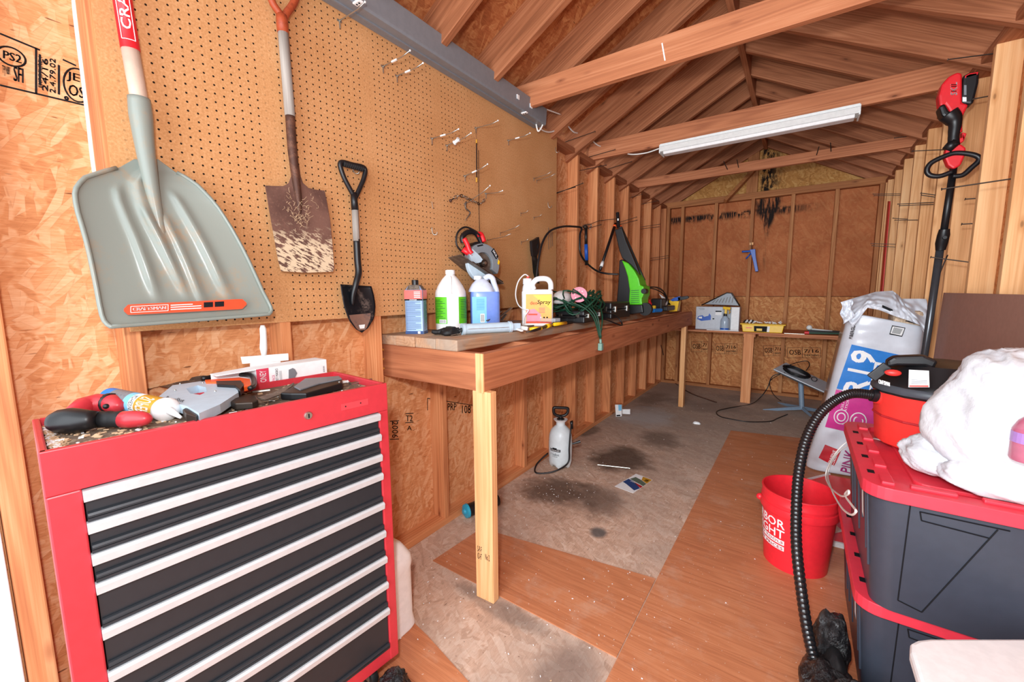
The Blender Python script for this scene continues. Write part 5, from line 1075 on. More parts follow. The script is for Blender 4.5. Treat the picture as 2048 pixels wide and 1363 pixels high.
part('pump_handle', B().tube(smooth_path([V((sx+hx*a, sy+hy*a, z)) for a, z in ((0, .385), (-.032, .392), (-.05, .41), (-.052, .44), (-.045, .45), (0, .448), (.045, .445), (.054, .436), (.05, .41), (.032, .392))], 4, True), .011, 10, closed=True), M['black'], t, smooth=True)
a0 = atan2(CAMP[1]-sy, CAMP[0]-sx); SPF = cylF(sx, sy, rr*1.015, 0, .35, a0, pi)
decal(SPF, .18, .5, .40, .455, M['ink'], t, 'black_badge', 8); decal(SPF, .27, .40, .455, .48, M['ink'], t, 'badge_top', 4)
letters(cylF(sx, sy, rr*1.022, 0, .35, a0, pi), 'GARDENER', .2, .48, .412, .44, M['white_ink'], t)
letters(SPF, '1 Gallon', .21, .46, .315, .365, M['ink'], t, bold=.0006); letters(SPF, 'TANK SPRAYER', .25, .42, .28, .30, M['ink'], t)
part('spray_wand', B().tube(smooth_path([SPF(.93, 1.02)*1., SPF(.86, .98), SPF(.80, .8)+V((.01, -.02, 0)), SPF(.76, .5)+V((.01, -.02, 0)), SPF(.73, .2)+V((.01, -.02, 0)), V((sx+.05, sy-.13, .03)), V((sx-.02, sy-.18, .008)), V((sx-.09, sy-.21, .008)), V((sx-.13, sy-.12, .03)), V((sx-.09, sy-.03, .09))], 6), .006, 8), M['black'], t, smooth=True)
part('shutoff', B().tube([SPF(.9, .86), SPF(.86, 1.02)], [.008, .012], 10), M['black'], t, smooth=True); part('wand_tip', B().tube([SPF(1., .5), SPF(1.0, .5)+V((.05, .03, .02))], [.006, .011], 8), M['black'], t)
t = thing('leaflet', 'folded colour leaflet with yellow top and red band on the bare floor', 'leaflet', (.71, 1.6, 0))
LQ = [(.673, 1.755), (.798, 1.725), (.75, 1.462), (.616, 1.488)]
part('paper', B().slab([V((x, y, .001)) for x, y in LQ], (0, 0, .0012)), M['card'], t)
LFl = quadF(*[V((x, y, .0026)) for x, y in (LQ[3], LQ[2], LQ[1], LQ[0])])
def qd(n, pts, m): part(n, B().add([LFl(*q) for q in pts], [tuple(range(len(pts)))]), m, t)
qd('yellow_panel', ((.45, .98), (1, .98), (1, .68), (.6, .78)), M['gold']); qd('green_panel', ((.2, .82), (.6, .77), (1, .67), (1, .5), (.1, .62)), plain('leaf_green', '#5d6c5c', .6)); qd('red_band', ((.4, .56), (1, .48), (1, .36), (.5, .48)), M['paint_line']); qd('blue_panel', ((.05, .6), (.4, .57), (1, .34), (.9, .14), (.3, .3), (.02, .35)), M['navy'])
qd('lion_mark', ((.72, .9), (.9, .92), (.92, .78), (.74, .78)), M['ink'])
letters(lambda u, v: LFl(u, v)+V((0, 0, .0006)), 'OPERATING', .25, .8, .50, .55, M['white_ink'], t)
solo('thin_rod', B().tube([(.385, 1.742, .004), (.608, 1.817, .004)], .0035, 8), M['steel'], 'thin pale metal rod lying on the floor near the leaflet', 'rod')
t = thing('blister_pack', 'small blue and white packet standing against the wall plate on the floor', 'packet', (.075, 3.0, 0))
part('card', B().slab([at(1232, 833, 'y', 2.98), at(1243, 832, 'y', 2.98), at(1243, 809, 'y', 2.98), at(1230, 809, 'y', 2.98)], (0, .02, 0)), M['card'], t)
QB = quadF(at(1232, 833, 'y', 2.978), at(1243, 832, 'y', 2.978), at(1243, 809, 'y', 2.978), at(1230, 809, 'y', 2.978)); decal(QB, .5, 1, .5, 1, M['label_lightblue'], t, 'blue_patch', 1); decal(QB, .1, .8, .03, .15, M['ink'], t, 'dark_band', 1)
solo('white_card', B().slab([at(1243, 827, 'y', 3.05), at(1260, 828, 'y', 3.05), at(1260, 818, 'y', 3.05), at(1243, 818, 'y', 3.05)], (0, .012, 0)), M['card'], 'small white card beside the blue and white packet on the floor', 'card')
solo('crushed_tissue', crumple(tuple(fz(1393, 846, .004)), (.03, .02, .015), 3, .5, 3), M['card'], 'small crumpled white scrap on the floor near the far end', 'paper scrap', smooth=True)
t = thing('canister', 'dark canister with a teal blue end cap lying behind the near bench post', 'canister', (.08, .72, .04))
a_, b_ = at(933, 1021, 'z', .045), V((.12, .84, .045)); ax_ = (b_-a_).normalized()
part('end_cap', B().tube([a_-ax_*.012, a_-ax_*.008, a_+ax_*.006, a_+ax_*.008], [.02, .038, .041, .036], 24), M['teal'], t, smooth='auto'); part('cap_button', B().tube([a_-ax_*.022, a_-ax_*.010], [.014, .018], 16), M['teal'], t, smooth='auto')
part('canister_body', B().tube([a_+ax_*.006, b_], .036, 24), M['black'], t, smooth='auto')
b = B(); b2 = B()
for i in range(330):
    if i < 90: x, y = random.gauss(.3, .13), random.gauss(1.25, .25)
    elif i < 180: x, y = random.uniform(.1, 1.1), random.uniform(-.2, .7)
    else: x, y = random.uniform(.1, 1.9), random.uniform(-.5, 4.0)
    x = max(.06, x); s_ = random.uniform(.0008, .003); m_ = Matrix.Translation((x, y, .0065)) @ Matrix.Rotation(random.random()*6, 4, 'Z')
    (b if i % 4 else b2).box((-s_*random.uniform(.6, 2), -s_*.6, -.001), (s_, s_*.6, .001), m_)
tag(part('paper_specks', b, M['card'], None), 'white specks and chips scattered over the floor', 'specks', kind='stuff'); tag(part('wood_specks', b2, M['cork'], None), 'small brown wood crumbs scattered over the floor', 'crumbs', kind='stuff')
# ------------------------------------------------------------------ red bucket
t = thing('bucket', 'red plastic bucket with white lettering standing on the vinyl floor', 'bucket', (1.612, 1.235, 0))
kx, ky = 1.612, 1.235
prof = [(.124, 0), (.128, .004), (.146, .27), (.156, .272), (.158, .28), (.154, .305), (.150, .308), (.150, .318), (.153, .32), (.153, .328), (.150, .334), (.152, .36), (.154, .362), (.153, .367), (.147, .367), (.145, .34), (.124, .012)]
b = B(); seg = 56; vs = []
for r, z in prof:
    for k in range(seg): a = 2*pi*k/seg; vs.append((kx+r*cos(a), ky+r*sin(a), z))
n_ = len(prof); fs = [(i*seg+k, i*seg+(k+1) % seg, (i+1)*seg+(k+1) % seg, (i+1)*seg+k) for i in range(n_-1) for k in range(seg)]+[tuple(range(seg))[::-1], tuple(range((n_-1)*seg, n_*seg))]
b.add(vs, fs); part('pail', b, M['bucket'], t, smooth='auto')
a0 = atan2(CAMP[1]-ky, CAMP[0]-kx)
def pailF(off):
    def F(u, v):
        a = a0-pi/2+pi*u; z = .27*v; r = .1275+.0185*z/.27+off; return V((kx+r*cos(a), ky+r*sin(a), z))
    return F
PF, PG = pailF(.0012), pailF(.0022)
letters(PF, 'HARBOR', -.12, .40, .78, .93, M['white_ink'], t, bold=.0025); letters(PF, 'FREIGHT', -.12, .40, .60, .75, M['white_ink'], t, bold=.0025)
decal(PF, -.12, .40, .49, .57, M['white_ink'], t, 'white_band', 16); decal(PF, -.12, .40, .385, .465, M['white_ink'], t, 'white_band', 16)
letters(PG, 'QUALITY TOOLS', -.11, .39, .505, .555, M['paint_line'], t, bold=.0012); letters(PG, 'LOWEST PRICES', -.11, .39, .40, .45, M['paint_line'], t, bold=.0012)
part('handle_ear', B().ball(V((kx, ky, .29))+V((cos(a0-pi/2+.1), sin(a0-pi/2+.1), 0))*.158, .016, 12), M['bucket'], t, smooth=True); part('handle_ear', B().ball(V((kx, ky, .29))+V((cos(a0+pi/2-.1), sin(a0+pi/2-.1), 0))*.158, .016, 12), M['bucket'], t, smooth=True)
part('wire_handle', B().tube(smooth_path([V((kx+.158*cos(a0+s*(pi/2-.1)), ky+.158*sin(a0+s*(pi/2-.1)), .29-.0*abs(s))) if abs(s) == 1 else V((kx-.172*cos(a0+s*1.2), ky-.172*sin(a0+s*1.2), .26)) for s in (-1, 1)][:1]+[V((kx+.162*cos(a0+pi-(1.4-2.8*k/6)), ky+.162*sin(a0+pi-(1.4-2.8*k/6)), .275)) for k in range(7)][::-1 if 0 else 1], 4), .002, 6), M['steel'], t, smooth=True)
# red and white sign board on the floor
t = thing('sign_board', 'red board with white edges lying on the floor between the bucket and the totes', 'board', (1.78, 1.9, 0))
RQ = [(1.60, 1.475), (1.93, 1.505), (1.93, 2.42), (1.80, 2.42), (1.625, 2.16)]
part('board', B().prism(RQ, .006, .028, 'z'), M['orange'] if 0 else plain('red_board', '#ee2f26', .4), t)
part('white_edge', B().beam((1.60, 1.468, .017), (1.93, 1.498, .017), .012, .026, (0, 0, 1)), M['white'], t); part('white_edge', B().beam((1.617, 2.165, .02), (1.80, 2.43, .02), .012, .032, (0, 0, 1)), M['white'], t)
part('white_figure', B().add([V((1.72+x*.1, 1.60+y*.1, .029)) for x, y in ((0, 0), (.6, -.3), (1, .2), (.7, .8), (.4, .3), (.1, .9), (-.1, .3))], [tuple(range(7))]), M['card'], t)
# ------------------------------------------------------------------ storage totes
def rrect(x0, y0, x1, y1, r, n=6):
    out = []
    for cx, cy, a in ((x1-r, y1-r, 0), (x0+r, y1-r, 90), (x0+r, y0+r, 180), (x1-r, y0+r, 270)):
        out += [(cx+r*cos(radians(a+90*k/n)), cy+r*sin(radians(a+90*k/n))) for k in range(n+1)]
    return out
def tote(x0, y0, x1, y1, z0, z1, label):
    t = thing('storage_tote', label, 'storage tote', ((x0+x1)/2, (y0+y1)/2, z0), group='black and red storage totes')
    tp = rrect(x0+.018, y0+.018, x1-.018, y1-.018, .05); bt = rrect(x0+.045, y0+.04, x1-.045, y1-.04, .05); n = len(tp); zt = z1-.03
    part('tub', B().add([(x, y, z0) for x, y in bt]+[(x, y, zt) for x, y in tp], [tuple(range(n))[::-1], tuple(range(n, 2*n))]+[(i, (i+1) % n, n+(i+1) % n, n+i) for i in range(n)]), M['tote'], t, smooth='auto')
    # grooves and panels on the tub
    def fy(u, z): k = (z-z0)/(zt-z0); return V((x0+u, y0+.04-.022*k-.0015, z))
    hh = zt-z0
    for a, b_ in (((.10, .98), (.10, .12)), ((.10, .12), (.15, .08)), ((.15, .08), (.26, .92)), ((.12, .93), (.28, .93)), ((.12, .93), (.125, .86)), ((.125, .86), (.25, .84))):
        part('moulded_line', B().tube([fy(a[0], z0+hh*a[1]), fy(b_[0], z0+hh*b_[1])], .0016, 5), M['ink'], t)
    def fx(v, z): k = (z-z0)/(zt-z0); return V((x0+.045-.027*k-.001, y0+v, z))
    for v, za, zb in ((.075, .30, .97), (.12, .38, .97), (.20, .55, .97), (.30, .3, .97), (.42, .3, .97), (.5, .3, .97)):
        part('side_rib', B().beam(fx(v, z0+hh*za), fx(v, z0+hh*zb), .010, .006, (1, 0, 0)), M['tote'], t, bevel=.002)
    decal(lambda u, v: fx(.145+.04*(1-u), z0+hh*(.62+.33*v))+V((-.003, 0, 0)), 0, 1, 0, 1, M['card'], t, 'side_sticker', 1)
    lid = part('lid', ringpoly(rrect(x0, y0, x1, y1, .06), rrect(x0+.07, y0+.05, x1-.07, y1-.05, .04), z1-.036, z1), M['redtote'], t, bevel=.004)
    part('lid_panel', B().prism(rrect(x0+.06, y0+.04, x1-.06, y1-.04, .04), z1-.03, z1-.016), M['redtote'], lid)
    part('lid_rib', B().prism(rrect(x0+.12, y0+.10, x1-.12, y1-.10, .03), z1-.018, z1-.006), M['redtote'], lid, bevel=.003)
    for k in range(5):
        v = y0+.07+k*(y1-y0-.14)/4
        part('lid_block', B().box((x0+.04, v-.045, z1-.002), (x0+.068, v+.02, z1+.008)), M['redtote'], lid, bevel=.003)
        if k < 4: part('latch_hole', B().box((x0+.018, v+.03, z1-.002), (x0+.034, v+.055, z1+.0012)), M['ink'], lid)
    for k in range(3):
        u = x0+.14+k*(x1-x0-.2)/2; part('lid_block', B().box((u-.04, y0+.03, z1-.002), (u+.05, y0+.05, z1+.008)), M['redtote'], lid, bevel=.003)
    return t
def ringpoly(o, i, z0, z1):
    import mathutils
    oo = [V((x, y, 0)) for x, y in o]; ii = [V((x, y, 0)) for x, y in i]; tri = mathutils.geometry.tessellate_polygon([oo, ii]); vs = oo+ii; b = B()
    no, ni = len(oo), len(ii)
    b.add([(p.x, p.y, z0) for p in vs]+[(p.x, p.y, z1) for p in vs], [tuple(q) for q in tri]+[tuple(q+no+ni for q in f) for f in tri]+[(k, (k+1) % no, (k+1) % no+no+ni, k+no+ni) for k in range(no)]+[(no+k, no+(k+1) % ni, no+(k+1) % ni+no+ni, no+k+no+ni) for k in range(ni)])
    return b
tote(1.748, .46, 2.205, 1.20, .005, .385, 'lower black storage tote with red lid standing on the floor')
tote(1.735, .41, 2.205, 1.10, .386, .76, 'upper black storage tote with red lid stacked under the shop vacuum')
LZ = .762
# ------------------------------------------------------------------ shop vacuum
t = thing('shop_vacuum', 'red and black wet dry vacuum standing on the upper red tote lid', 'vacuum cleaner', (1.965, .90, LZ))
vx, vy = 1.965, .905
part('drum', B().lathe([(.150, 0), (.155, .004), (.163, .09), (.164, .095), (.170, .175), (.172, .18)], (vx, vy, LZ), 14), M['vacred'], t, smooth='auto')
part('drum_seam', B().lathe([(.1655, .094), (.168, .096), (.168, .100), (.1665, .102)], (vx, vy, LZ), 14), M['paint_line'], t)
part('motor_head', B().lathe([(.172, .18), (.176, .188), (.176, .205), (.160, .225), (.135, .26), (.118, .285), (.08, .292)], (vx, vy, LZ), 14), M['black'], t, smooth='auto')
part('grey_ring', B().lathe([(.177, .188), (.179, .192), (.178, .205), (.172, .212)], (vx, vy, LZ), 14), M['grey_steel'] if 0 else plain('charcoal_plastic', '#474b52', .35), t, smooth='auto')
HV = lambda x, y, Y=.80: at(x, y, 'y', Y)
part('carry_handle', B().slab([HV(1774, 722), HV(1790, 713), HV(1850, 711), HV(1878, 722), (HV(1868, 738)), HV(1850, 732), HV(1795, 731), HV(1775, 735)], (0, .05, 0)), M['black'], t, bevel=.008)
part('handle_strut', B().beam(HV(1776, 730), HV(1742, 756), .03, .012, (0, 1, 0)), M['black'], t, bevel=.003)
part('power_switch', B().ball(HV(1786, 745, .775), (.022, .012, .011), 14), M['vacred'], t, smooth=True)
VF = lambda px, py: HV(px, py, .735)
part('warning_tag', B().slab([VF(1817, 774), VF(1859, 774), VF(1858, 741), VF(1818, 739)], (0, .002, 0)), M['card'], t)
TF = quadF(*[p+V((0, -.001, 0)) for p in (VF(1817, 774), VF(1859, 774), VF(1858, 741), VF(1818, 739))]); decal(TF, .03, .95, .02, .12, M['coral'], t, 'red_line', 1)
for k in range(3): decal(TF, .12, .9, .2+.1*k, .23+.1*k, M['grey'], t, 'small_print', 1)
LG = quadF(VF(1756, 765), VF(1778, 771), VF(1778, 763), VF(1756, 757), (0, -.01, 0)); letters(LG, 'CRAFTSMAN', 0, 1, 0, 1, M['white_ink'], t, bold=.0008)
a0 = atan2(CAMP[1]-vy, CAMP[0]-vx)
letters(lambda u, v: V((vx+.1675*cos(a0-pi/2+pi*u), vy+.1675*sin(a0-pi/2+pi*u), LZ+.04+.03*v)), 'CRAFTSMAN', .62, .95, 0, .9, M['white_ink'], t, bold=.001)
hp = smooth_path([(1.83, .87, .915), (1.785, .855, .925), (1.73, .84, .925), (1.68, .83, .89), (1.635, .80, .83), (1.605, .77, .74), (1.592, .73, .63), (1.592, .67, .52), (1.60, .61, .41), (1.622, .565, .28), (1.65, .53, .15), (1.685, .48, .06), (1.73, .40, .03), (1.75, .28, .03)], 26)
part('hose', B().tube(hp, [.0175 if i % 3 else .0155 for i in range(len(hp))], 16), plain('glossy_hose', '#17171a', .22, 0, .7), t, smooth='auto')
part('hose_port', B().tube([(1.845, .875, .913), (1.80, .86, .922)], .026, 20), M['vacred'], t, smooth='auto'); part('hose_cuff', B().tube([(1.81, .862, .921), (1.785, .855, .925)], .0225, 20), M['black'], t, smooth='auto')
# white fabric heap
def heap(c, r, seed, label, amp=.22):
    b = B().ball((0, 0, 0), 1., 96); out = []
    for p in b.v:
        q = V((p.x, p.y, p.z)); n1 = noise.noise(q*1.3+V((seed, 0, 0))); st = V((q.x*2+q.z*2.5, q.y*2.2-q.z*1.2, q.z*.8))
        f1 = 1-abs(noise.noise(st*1.1+V((seed, 3, 1))))*2; f2 = 1-abs(noise.noise(st*2.6+V((seed, 9, 1))))*2
        f3 = 1-abs(noise.noise(V((q.x*3-q.z*4, q.y*4+q.z*3, q.x*2))*2.1+V((seed, 5, 7))))*2; k = 1+amp*n1+.07*f1+.028*f2+.012*f3; s_ = q*k; z = max(s_.z, -.75); out.append(V((s_.x*r[0], s_.y*r[1], z*r[2]))+V(c))
    b.v = out; return b
b = heap((2.05, .60, .945), (.155, .165, .195), 2, '')
solo('white_fabric_bundle', b, M['cloth'], 'large bundle of white fabric heaped against the shop vacuum', 'fabric', smooth=True)
b = heap((1.925, .625, .81), (.085, .085, .055), 6, ''); b_2 = heap((2.05, .54, .81), (.15, .10, .058), 8, ''); b.add(b_2.v, b_2.f)
solo('white_garment', b, M['cloth'], 'low folded white garment lying along the front of the upper tote lid', 'fabric', smooth=True)
cable('white_drawstring', [at(1792, 888, 'x', 1.87), at(1765, 880, 'x', 1.83), at(1735, 876, 'x', 1.80), at(1700, 880, 'x', 1.76), at(1672, 905, 'x', 1.72), at(1652, 945, 'x', 1.70), at(1658, 970, 'x', 1.70), at(1680, 990, 'x', 1.70), at(1696, 988, 'x', 1.70), at(1697, 980, 'x', 1.70), at(1690, 990, 'x', 1.70), at(1704, 1010, 'x', 1.70), at(1712, 1022, 'x', 1.70), at(1700, 1028, 'x', 1.70), at(1680, 1010, 'x', 1.70), at(1662, 975, 'x', 1.70), at(1656, 945, 'x', 1.71), at(1672, 910, 'x', 1.73), at(1700, 888, 'x', 1.77), at(1740, 880, 'x', 1.81), at(1790, 898, 'x', 1.87)], .0028, M['cable_white'], 'white drawstring looping off the garment over the tote edge', 'drawstring', 6)
p = at(2058, 922, 'y', .42); 
t = thing('pink_bottle', 'clear bottle with pink liquid at the right photo edge on the fabric', 'bottle', (p.x, p.y, .86))
part('bottle_body', B().lathe([(.03, 0), (.033, .005), (.033, .075), (.025, .095), (.012, .11)], (p.x, p.y, p.z), 24), plain('pink_liquid', '#c86a86', .15, 0, .5, .05, alpha=.75), t, smooth='auto'); part('cap', B().lathe([(.013, .108), (.013, .125)], (p.x, p.y, p.z), 16), M['offwhite'], t, smooth='auto'); part('label', B().lathe([(.0335, .045), (.0335, .07)], (p.x, p.y, p.z), 24), M['purple'], t)
t = thing('white_bin', 'white plastic bin with rounded corner at the lower right photo edge', 'bin', (2.0, .1, 0))
wq = [(1.806, -.3), (1.806, .135), (1.811, .165), (1.825, .185), (1.85, .207), (2.03, .33), (2.2, .38), (2.2, -.3)]
part('bin_lid', B().prism(wq, .47, .50), M['white'], t, bevel=.008); part('bin_body', B().prism([(1.83, -.3), (1.83, .13), (1.86, .18), (2.03, .30), (2.19, .35), (2.19, -.3)], 0.005, .47), M['offwhite'], t)
# black film wrapped thing
t = thing('film_wrapped_bundle', 'bundle wrapped in shiny black plastic film on the floor beside the totes', 'bundle', (1.69, .47, 0))
part('upper_lump', crumple((1.71, .585, .11), (.055, .055, .12), 12, .18, 1.6, nseg=60), M['film'], t, smooth=True)
part('lower_lump', crumple((1.70, .44, .06), (.075, .11, .08), 21, .2, 1.6, nseg=60), M['film'], t, smooth=True)
part('front_lump', crumple((1.765, .37, .07), (.08, .06, .12), 41, .2, 1.6, nseg=60), M['film'], t, smooth=True)
part('grey_core', crumple((1.715, .50, .055), (.04, .09, .095), 31, .12, 1.3, nseg=40), M['grey_steel'] if 0 else M['rubber'], t, smooth=True)
# ------------------------------------------------------------------ insulation bag
t = thing('insulation_bag', 'tall white insulation bag with large blue R19 print leaning against the right wall', 'insulation bag', (1.95, 2.6, 0))
def bagY(x, z): return 2.5-.018*noise.noise(V((x*5, 0, z*5)))-.008*noise.noise(V((x*3, 2, z*22)))-.02*sin(pi*min(1, max(0, (x-1.68)/.55)))
def BP(px, py, off=0):
    p = at(px, py, 'y', 2.49); return V((p.x, bagY(p.x, p.z)-off, p.z))
Lb = [(1613, 938), (1618, 915), (1640, 850), (1660, 780), (1680, 700), (1692, 655), (1697, 625)]
def bagfront(u, v):
    f = v*6; i = min(5, int(f)); q = f-i; lx = Lb[i][0]*(1-q)+Lb[i+1][0]*q; ly = Lb[i][1]*(1-q)+Lb[i+1][1]*q
    rx = 1800+(1858-1800)*v; ry = 965+(655-965)*v
    e = 1-(2*u-1)**8; p = BP(lx*(1-u)+rx*u, ly*(1-u)+ry*u); p.y += (1-e)*.06; p.z = max(.004, p.z); return p
part('bag', B().grid(bagfront, 40, 70, (0, -.30, 0)), M['bagwhite'], t, smooth=True)
def bq(n, pts, m, off=.005, k=10):
    b = B(); a, b1, c, d = pts
    b.grid(lambda u, v: BP((a[0]*(1-u)+b1[0]*u)*(1-v)+(d[0]*(1-u)+c[0]*u)*v, (a[1]*(1-u)+b1[1]*u)*(1-v)+(d[1]*(1-u)+c[1]*u)*v, off), k, k); return part(n, b, m, t, smooth=True)
def bF(pts, off):
    a, b1, c, d = pts
    return lambda u, v: BP((a[0]*(1-u)+b1[0]*u)*(1-v)+(d[0]*(1-u)+c[0]*u)*v, (a[1]*(1-u)+b1[1]*u)*(1-v)+(d[1]*(1-u)+c[1]*u)*v, off)
bq('blue_panel', ((1673, 776), (1790, 800), (1812, 712), (1703, 688)), M['label_blue'])
bq('magenta_panel', ((1650, 853), (1770, 880), (1790, 802), (1672, 778)), M['magenta'])
letters(bF(((1684, 782), (1728, 790), (1750, 706), (1704, 696)), .009), 'R19', 0, 1, 0, 1, M['white_ink'], t, rot=True, bold=.012)
bq('white_patch', ((1736, 784), (1754, 788), (1768, 726), (1749, 722)), M['card'], .008)
letters(bF(((1738, 782), (1752, 786), (1766, 728), (1751, 724)), .011), 'FACED', .1, .9, .05, .95, M['label_blue'], t, rot=True, bold=.003)
letters(bF(((1674, 845), (1690, 849), (1702, 795), (1686, 791)), .009), 'FIBER GLAS', 0, .3, 0, 1, M['white_ink'], t, rot=True); letters(bF(((1674, 845), (1690, 849), (1702, 795), (1686, 791)), .009), 'INSULATION', .5, .8, 0, 1, M['white_ink'], t, rot=True)
for cx, cy, r in ((1682, 832, 15), (1716, 840, 17)):
    for rr_, m_, o_ in ((r, M['card'], .010), (r*.88, M['magenta'], .012), (r*.6, M['card'], .014), (r*.45, M['magenta'], .016)):
        part('round_logo', B().add([BP(cx+rr_*cos(a), cy+rr_*sin(a), o_) for a in [2*pi*k/24 for k in range(24)]], [tuple(range(24))]), m_, t)
bq('red_square', ((1637, 914), (1668, 930), (1682, 900), (1650, 888)), M['paint_line'] if 0 else plain('logo_red', '#c8202e', .5), .006)
letters(bF(((1655, 924), (1665, 929), (1676, 903), (1666, 898)), .009), 'OWENS', .0, .5, 0, 1, M['white_ink'], t, rot=True, bold=.001); letters(bF(((1655, 924), (1665, 929), (1676, 903), (1666, 898)), .009), 'CORNING', .62, 1.1, 0, 1, M['white_ink'], t, rot=True, bold=.001)
letters(bF(((1680, 940), (1702, 945), (1712, 902), (1690, 897)), .008), 'PINK', 0, .9, 0, 1, M['magenta'] if 0 else plain('print_purple', '#a41e72', .5), t, rot=True, bold=.004)
letters(bF(((1697, 676), (1703, 677), (1711, 644), (1704, 643)), .007), 'FIBERGLAS', 0, 1, 0, 1, M['ink'], t, rot=True, bold=.003)
for a in (((1762, 614), (1784, 624), (1783, 618), (1763, 609)), ((1808, 641), (1838, 649), (1838, 644), (1810, 640))): bq('black_strip', a, M['ink'], .03, 2)
bq('barcode_frame', ((1778, 668), (1804, 673), (1811, 655), (1784, 650)), M['ink'], .006, 3); bq('barcode_field', ((1780, 666), (1803, 671), (1809, 656), (1785, 652)), M['card'], .009, 3)
BC = bF(((1783, 665), (1800, 668), (1806, 658), (1788, 654)), .012)
for k in range(9): decal(BC, k*.11, k*.11+.05, .0, 1, M['ink'], t, 'barcode_line', 1)
up = [(1681, 604), (1700, 598), (1735, 588), (1752, 583), (1785, 581), (1795, 588), (1804, 597), (1840, 597), (1887, 599)]; lw = [(1697, 640), (1705, 655), (1735, 615), (1760, 620), (1790, 632), (1815, 640), (1840, 650), (1862, 690), (1886, 705)]
def topF(u, v):
    f = u*8; i = min(7, int(f)); q = f-i; a = [up[i][k]*(1-q)+up[i+1][k]*q for k in (0, 1)]; b_ = [lw[i][k]*(1-q)+lw[i+1][k]*q for k in (0, 1)]
    Y = 2.46+.16*(1-v)**1.2-.03*sin(pi*v)-.03*abs(noise.noise(V((u*8, v*3, 4))))-.02*noise.noise(V((u*20, v*7, 1)))
    p = at(a[0]*(1-v)+b_[0]*v, a[1]*(1-v)+b_[1]*v, 'y', Y); p.x = min(p.x, 2.215); return p
part('loose_top', B().grid(topF, 60, 20), M['bagwhite'], t, smooth=True)
part('side_flap', B().grid(lambda u, v: at(1681+(1703-1681)*u+4*v+3*sin(v*9), 604-6*u+(640-604)*v+8*v*(1-u)+0*u, 'y', 2.44+.05*noise.noise(V((u*5, v*5, 3)))), 10, 12), M['bagwhite'], t, smooth=True)
part('exposed_wool', B().box((2.06, 2.52, .9), (2.20, 2.75, 1.16)), plain('insulation_wool', '#c9ae93', .95, 0, .1, .25, 60, .5), t, bevel=.02)
# brown board leaning on the right wall
solo('hardboard_sheet', B().slab([(2.195, 2.14, 1.275), (2.195, .95, 1.275), (2.16, .95, .01), (2.16, 2.14, .01)], (.008, 0, 0)), M['brownboard'], 'sheet of brown hardboard leaning against the right wall behind the vacuum', 'board')
# ------------------------------------------------------------------ string trimmer on the right wall
t = thing('string_trimmer', 'red and black battery string trimmer hanging head up on the right wall', 'string trimmer', at(1870, 560, 'x', 2.13))
T_ = lambda x, y, d=2.13: at(x, y, 'x', d)
part('pole', B().tube([at(1908, 330, 'y', 1.99), T_(1888, 460)], .0145, 14), M['black'], t, smooth=True)
part('lower_pole', B().tube([T_(1882, 485), T_(1851, 697), V((2.10, 2.08, .03))], .016, 14), plain('pole_graphite', '#4d5055', .25, .5, .5), t, smooth=True)
part('coupler', B().tube([T_(1889, 458), T_(1887, 470), T_(1883, 486), T_(1881, 500)], [.02, .024, .024, .019], 14), M['black'], t, smooth='auto'); part('coupler_knob', B().tube([T_(1886, 476), T_(1886, 476)+V((.0, -.035, 0))], .008, 10), M['black'], t, smooth='auto')
TY = lambda x, y, Y=1.96: at(x, y, 'y', Y)
D_ = smooth_path([TY(1905, 343), TY(1880, 352), TY(1860, 350), TY(1854, 340), TY(1862, 326), TY(1885, 314), TY(1910, 306), TY(1940, 308), TY(1957, 314), TY(1957, 322), TY(1943, 335), TY(1925, 350), TY(1905, 352)], 5)
part('loop_handle', B().tube(D_, .0115, 12), M['black'], t, smooth=True)
part('red_clamp', B().slab([TY(*q) for q in ((1892, 296), (1902, 287), (1922, 287), (1933, 295), (1930, 312), (1922, 330), (1908, 338), (1896, 330), (1890, 316))], (0, .05, 0)), M['red'], t, bevel=.008)
part('clamp_collar', B().tube([TY(1893, 300), TY(1910, 283)], [.02, .024], 12), M['black'], t, smooth=True)
part('rear_grip', B().tube(smooth_path([TY(1908, 292), TY(1907, 275), TY(1910, 250), TY(1907, 238), TY(1897, 228)], 4), [.021]*6+[.023, .023, .024, .025, .027, .029, .032, .034, .036, .037, .038], 16), M['black'], t, smooth=True)
part('trigger', B().tube([TY(1918, 265), TY(1917, 248)], .012, 10), M['red'], t, smooth=True)
part('red_trim', B().slab([TY(*q) for q in ((1903, 283), (1912, 278), (1926, 274), (1924, 264), (1934, 266), (1928, 282), (1918, 288))], (0, .04, 0)), M['red'], t, bevel=.004)
part('motor_housing', B().slab([TY(*q) for q in ((1880, 212), (1878, 190), (1884, 168), (1898, 152), (1916, 143), (1925, 146), (1925, 205), (1938, 208), (1928, 228), (1918, 240), (1905, 232), (1896, 216), (1890, 208))], (0, .07, 0)), M['red'], t, bevel=.014)
part('lower_shroud', B().slab([TY(*q) for q in ((1878, 212), (1890, 205), (1898, 220), (1918, 232), (1915, 244), (1900, 242), (1884, 230))], (0, .08, 0)), M['black'], t, bevel=.01)
bt = part('battery', B().slab([TY(*q) for q in ((1922, 206), (1927, 150), (1940, 144), (1960, 141), (1958, 165), (1949, 200), (1946, 208))], (0, .07, 0)), M['black'], t, bevel=.01)
part('battery_top', B().slab([TY(*q) for q in ((1930, 151), (1940, 146), (1958, 143), (1955, 150), (1930, 157))], (0, .078, 0)), M['red'], bt, bevel=.003)
letters(quadF(TY(1899, 190), TY(1900, 163), TY(1914, 162), TY(1913, 190)) if 0 else (lambda u, v: TY(1901+13*u, 190-26*v, 1.957)), 'SKIL', 0, 1, 0, 1, M['white_ink'], t, rot=True, bold=.0008)
